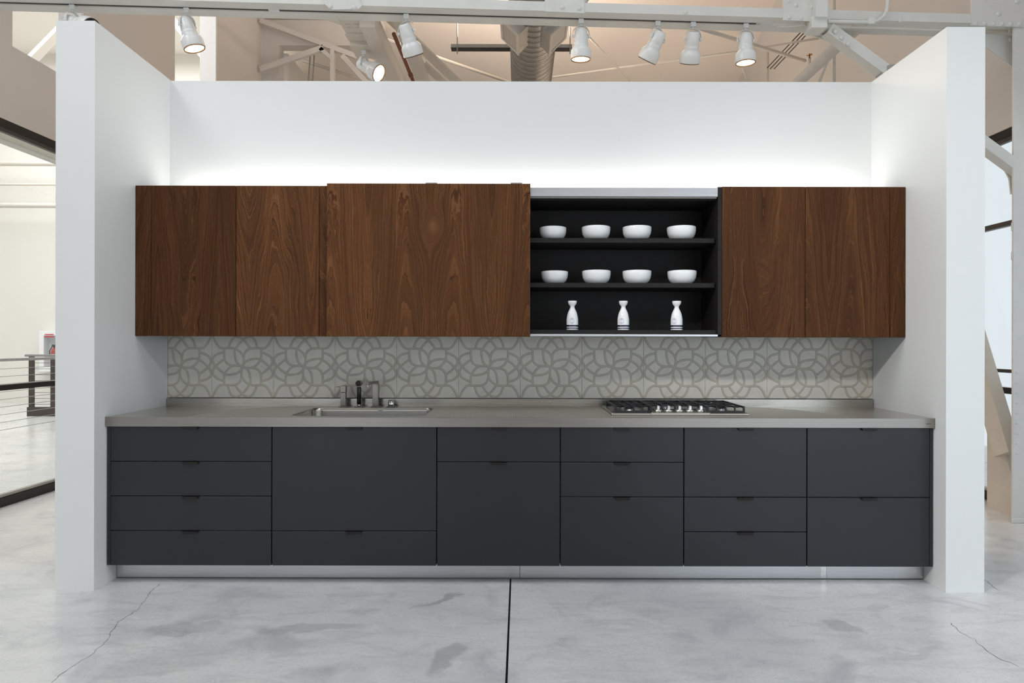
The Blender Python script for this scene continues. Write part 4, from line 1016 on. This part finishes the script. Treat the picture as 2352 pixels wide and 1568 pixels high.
# ================================================================== pendant strip and pipes under the ceiling
a = W(1035, 113, 8.5); b = W(1312, 105, 8.5)
pe = thing('pendant_strip', ((a.x+b.x)/2, 8.5, a.z), 'grey linear pendant strip hanging on thin rods behind the duct', 'pendant light')
bm = NB(); box(bm, (a.x, 8.45, a.z), (b.x, 8.55, a.z+0.048), 0.003); obj('body', bm, M['grey'], pe)
bm = NB(); box(bm, (a.x, 8.449, a.z-0.006), (b.x, 8.551, a.z-0.0005)); obj('lower_lip', bm, M['slot'], pe)
for px in (1049, 1308):
    p = W(px, 124, 8.44); bm = NB(); tube(bm, [p, Vector((p.x, p.y, roof_z(8.44)))], 0.007, 8); obj('rod', bm, M['grey'], pe)
bm = NB(); box(bm, (a.x+0.02, 8.47, a.z+0.049), (b.x-0.02, 8.53, a.z+0.053)); obj('uplight', bm, M['warmled'] if 'warmled' in M else M['led'], pe)
wu = thing('ceiling_fill', (3.87, 9.6, 3.36), 'added unseen uplight trough on the right hall wall, warming the ceiling', 'light')  # added trough, unseen, carrying the warm ceiling fill
bm = NB(); box(bm, (3.72, 6.7, 3.35), (3.929, 12.5, 3.362), 0.002); box(bm, (3.72, 6.7, 3.362), (3.73, 12.5, 3.44), 0.002); obj('trough', bm, M['alu'], wu)
bm = NB(); box(bm, (3.77, 6.75, 3.3625), (3.83, 12.45, 3.385)); obj('fill_lamp', bm, M['led'], wu)
def hpipe(name, pa, pb, z, r, mat, label, cat='pipe', group='ceiling pipes'):
    bm = NB(); tube(bm, [WZ(*pa, z), WZ(*pb, z)], r, 10); o = obj(name, bm, M[mat]); tag(o, label, cat, group); return o
hpipe('sprinkler_pipe', (690, 22), (1172, 190), 5.45, 0.022, 'piperose', 'pale sprinkler pipe slanting across the ceiling left of the duct')
hpipe('tie_rod', (1262, 178), (1720, 115), 5.5, 0.016, 'piperose', 'pale tie rod rising to the right from the duct', 'rod', 'ceiling tie rods')
hpipe('tie_rod', (1330, 62), (1452, 192), 5.40, 0.014, 'piperose', 'pale tie rod crossing behind the lit spotlight right of the duct', 'rod', 'ceiling tie rods')
o = hpipe('branch_pipe', (1590, 60), (1848, 140), 4.85, 0.022, 'beampaint', 'cream sprinkler branch pipe behind the rightmost lit spotlight')
hpipe('tie_rod', (1755, 108), (1880, 88), 4.98, 0.014, 'beampaint', 'short cream rod above the copper sprinkler head', 'rod', 'ceiling tie rods')
hpipe('tie_rod', (1700, 148), (1718, 195), 5.6, 0.012, 'beampaint', 'thin cream rod just below the rightmost lit spotlight', 'rod', 'ceiling tie rods')
p = WZ(1858, 142, 4.85)
sp = thing('fire_sprinkler', tuple(p), 'small copper upright sprinkler head on the cream branch pipe', 'sprinkler')
bm = NB(); tube(bm, [p + Vector((0, 0, -0.08)), p + Vector((0, 0, 0.04))], 0.018, 10); obj('riser', bm, M['beampaint'], sp)
bm = NB(); lathe(bm, [(0, 0.04), (0.014, 0.04), (0.008, 0.06), (0.006, 0.09), (0, 0.09)], 12, Matrix.Translation(p)); obj('body', bm, M['brown'], sp)
bm = NB(); lathe(bm, [(0, 0.090), (0.033, 0.086), (0.035, 0.090), (0, 0.098)], 16, Matrix.Translation(p)); obj('deflector', bm, M['copperrim'], sp)
for k, off in enumerate((-9, 0, 9)):
    bm = NB(); tube(bm, [WZ(1858+off, 62, 5.12), WZ(1768+off, 158, 5.12)], 0.007, 8)
    tag(obj('ceiling_conduit', bm, M['railpost']), 'thin dark ceiling conduit running diagonally, %s of three side by side' % ('left one', 'middle one', 'right one')[k], 'conduit', 'dark ceiling conduits')
bm = NB(); tube(bm, [(2.56, 4.90, EYE+2.40), (2.56, 16.0, EYE+2.40)], 0.050, 18); tag(obj('main_pipe', bm, M['beampaint']), 'thick round cream pipe running back behind the knee brace', 'pipe')
bm = NB(); tube(bm, [Vector((W(1915, 105, 6.0).x, 6.0, 7.6)), W(1915, 215, 6.0)], 0.013, 10); tag(obj('drop_pipe', bm, M['beampaint']), 'thin vertical cream pipe behind the knee brace', 'pipe')
bm = NB(); tube(bm, [W(1910.2, 109, 5.98), W(1874, 206, 6.0)], 0.014, 10); tag(obj('brace_rod', bm, M['beampaint']), 'thin slanting cream rod left of the vertical pipe', 'rod')
bm = NB(); tube(bm, [W(1761, 118, 9.0), W(1761, 215, 9.0)], 0.022, 10); tag(obj('drop_pipe', bm, M['beampaint']), 'short vertical cream drop pipe left of the copper sprinkler head', 'pipe')

# bracket truss at the far left corner
bt_ = thing('bracket_truss', tuple(W(600, 160, 10.2)), 'cream bracket truss fixed to the far left corner of the hall', 'truss')
for pa, pb, th, nm in (((597, 48), (860, 146), 0.075, 'top_member'), ((597, 160), (742, 110), 0.085, 'strut'), ((763, 108), (763, 215), 0.08, 'post'),
                       ((735, 112), (764, 138), 0.06, 'strut'), ((785, 128), (850, 200), 0.075, 'strut')):
    bm = NB(); bar(bm, W(*pa, 10.2), W(*pb, 10.2), 0.06, th); obj(nm, bm, M['hall'], bt_)
for x0, x1 in ((713, 706), (722, 716)):
    bm = NB(); tube(bm, [W(x0, 103, 10.65), W(x1, 200, 10.65)], 0.010, 8); o = obj('hanger_rod', bm, M['grey']); tag(o, 'thin grey hanger rod in the recess behind the bracket truss, %s of two' % ('left' if x0 == 713 else 'right'), 'rod', 'recess hanger rods')
bm = NB(); tube(bm, [W(695, 139, 10.8), W(905, 207, 10.8)], 0.026, 12); tag(obj('recess_pipe', bm, M['beampaint']), 'cream pipe with a capped end inside the bright recess', 'pipe')

# dark grey bracket tucked behind the right end wall
a = W(2022, 185, 4.75); b = W(2062, 147, 4.75)
bm = NB(); prism(bm, [W(2024, 200, 4.75), W(2024, 158, 4.75), W(2042, 148, 4.75), W(2090, 146, 4.75), W(2090, 200, 4.75)], (0, 0.08, 0)); tag(obj('grey_bracket', bm, M['grey']), 'dark grey metal bracket peeking over the right end wall', 'bracket')

for o in bpy.data.objects:
    if '_o' in o: del o['_o']
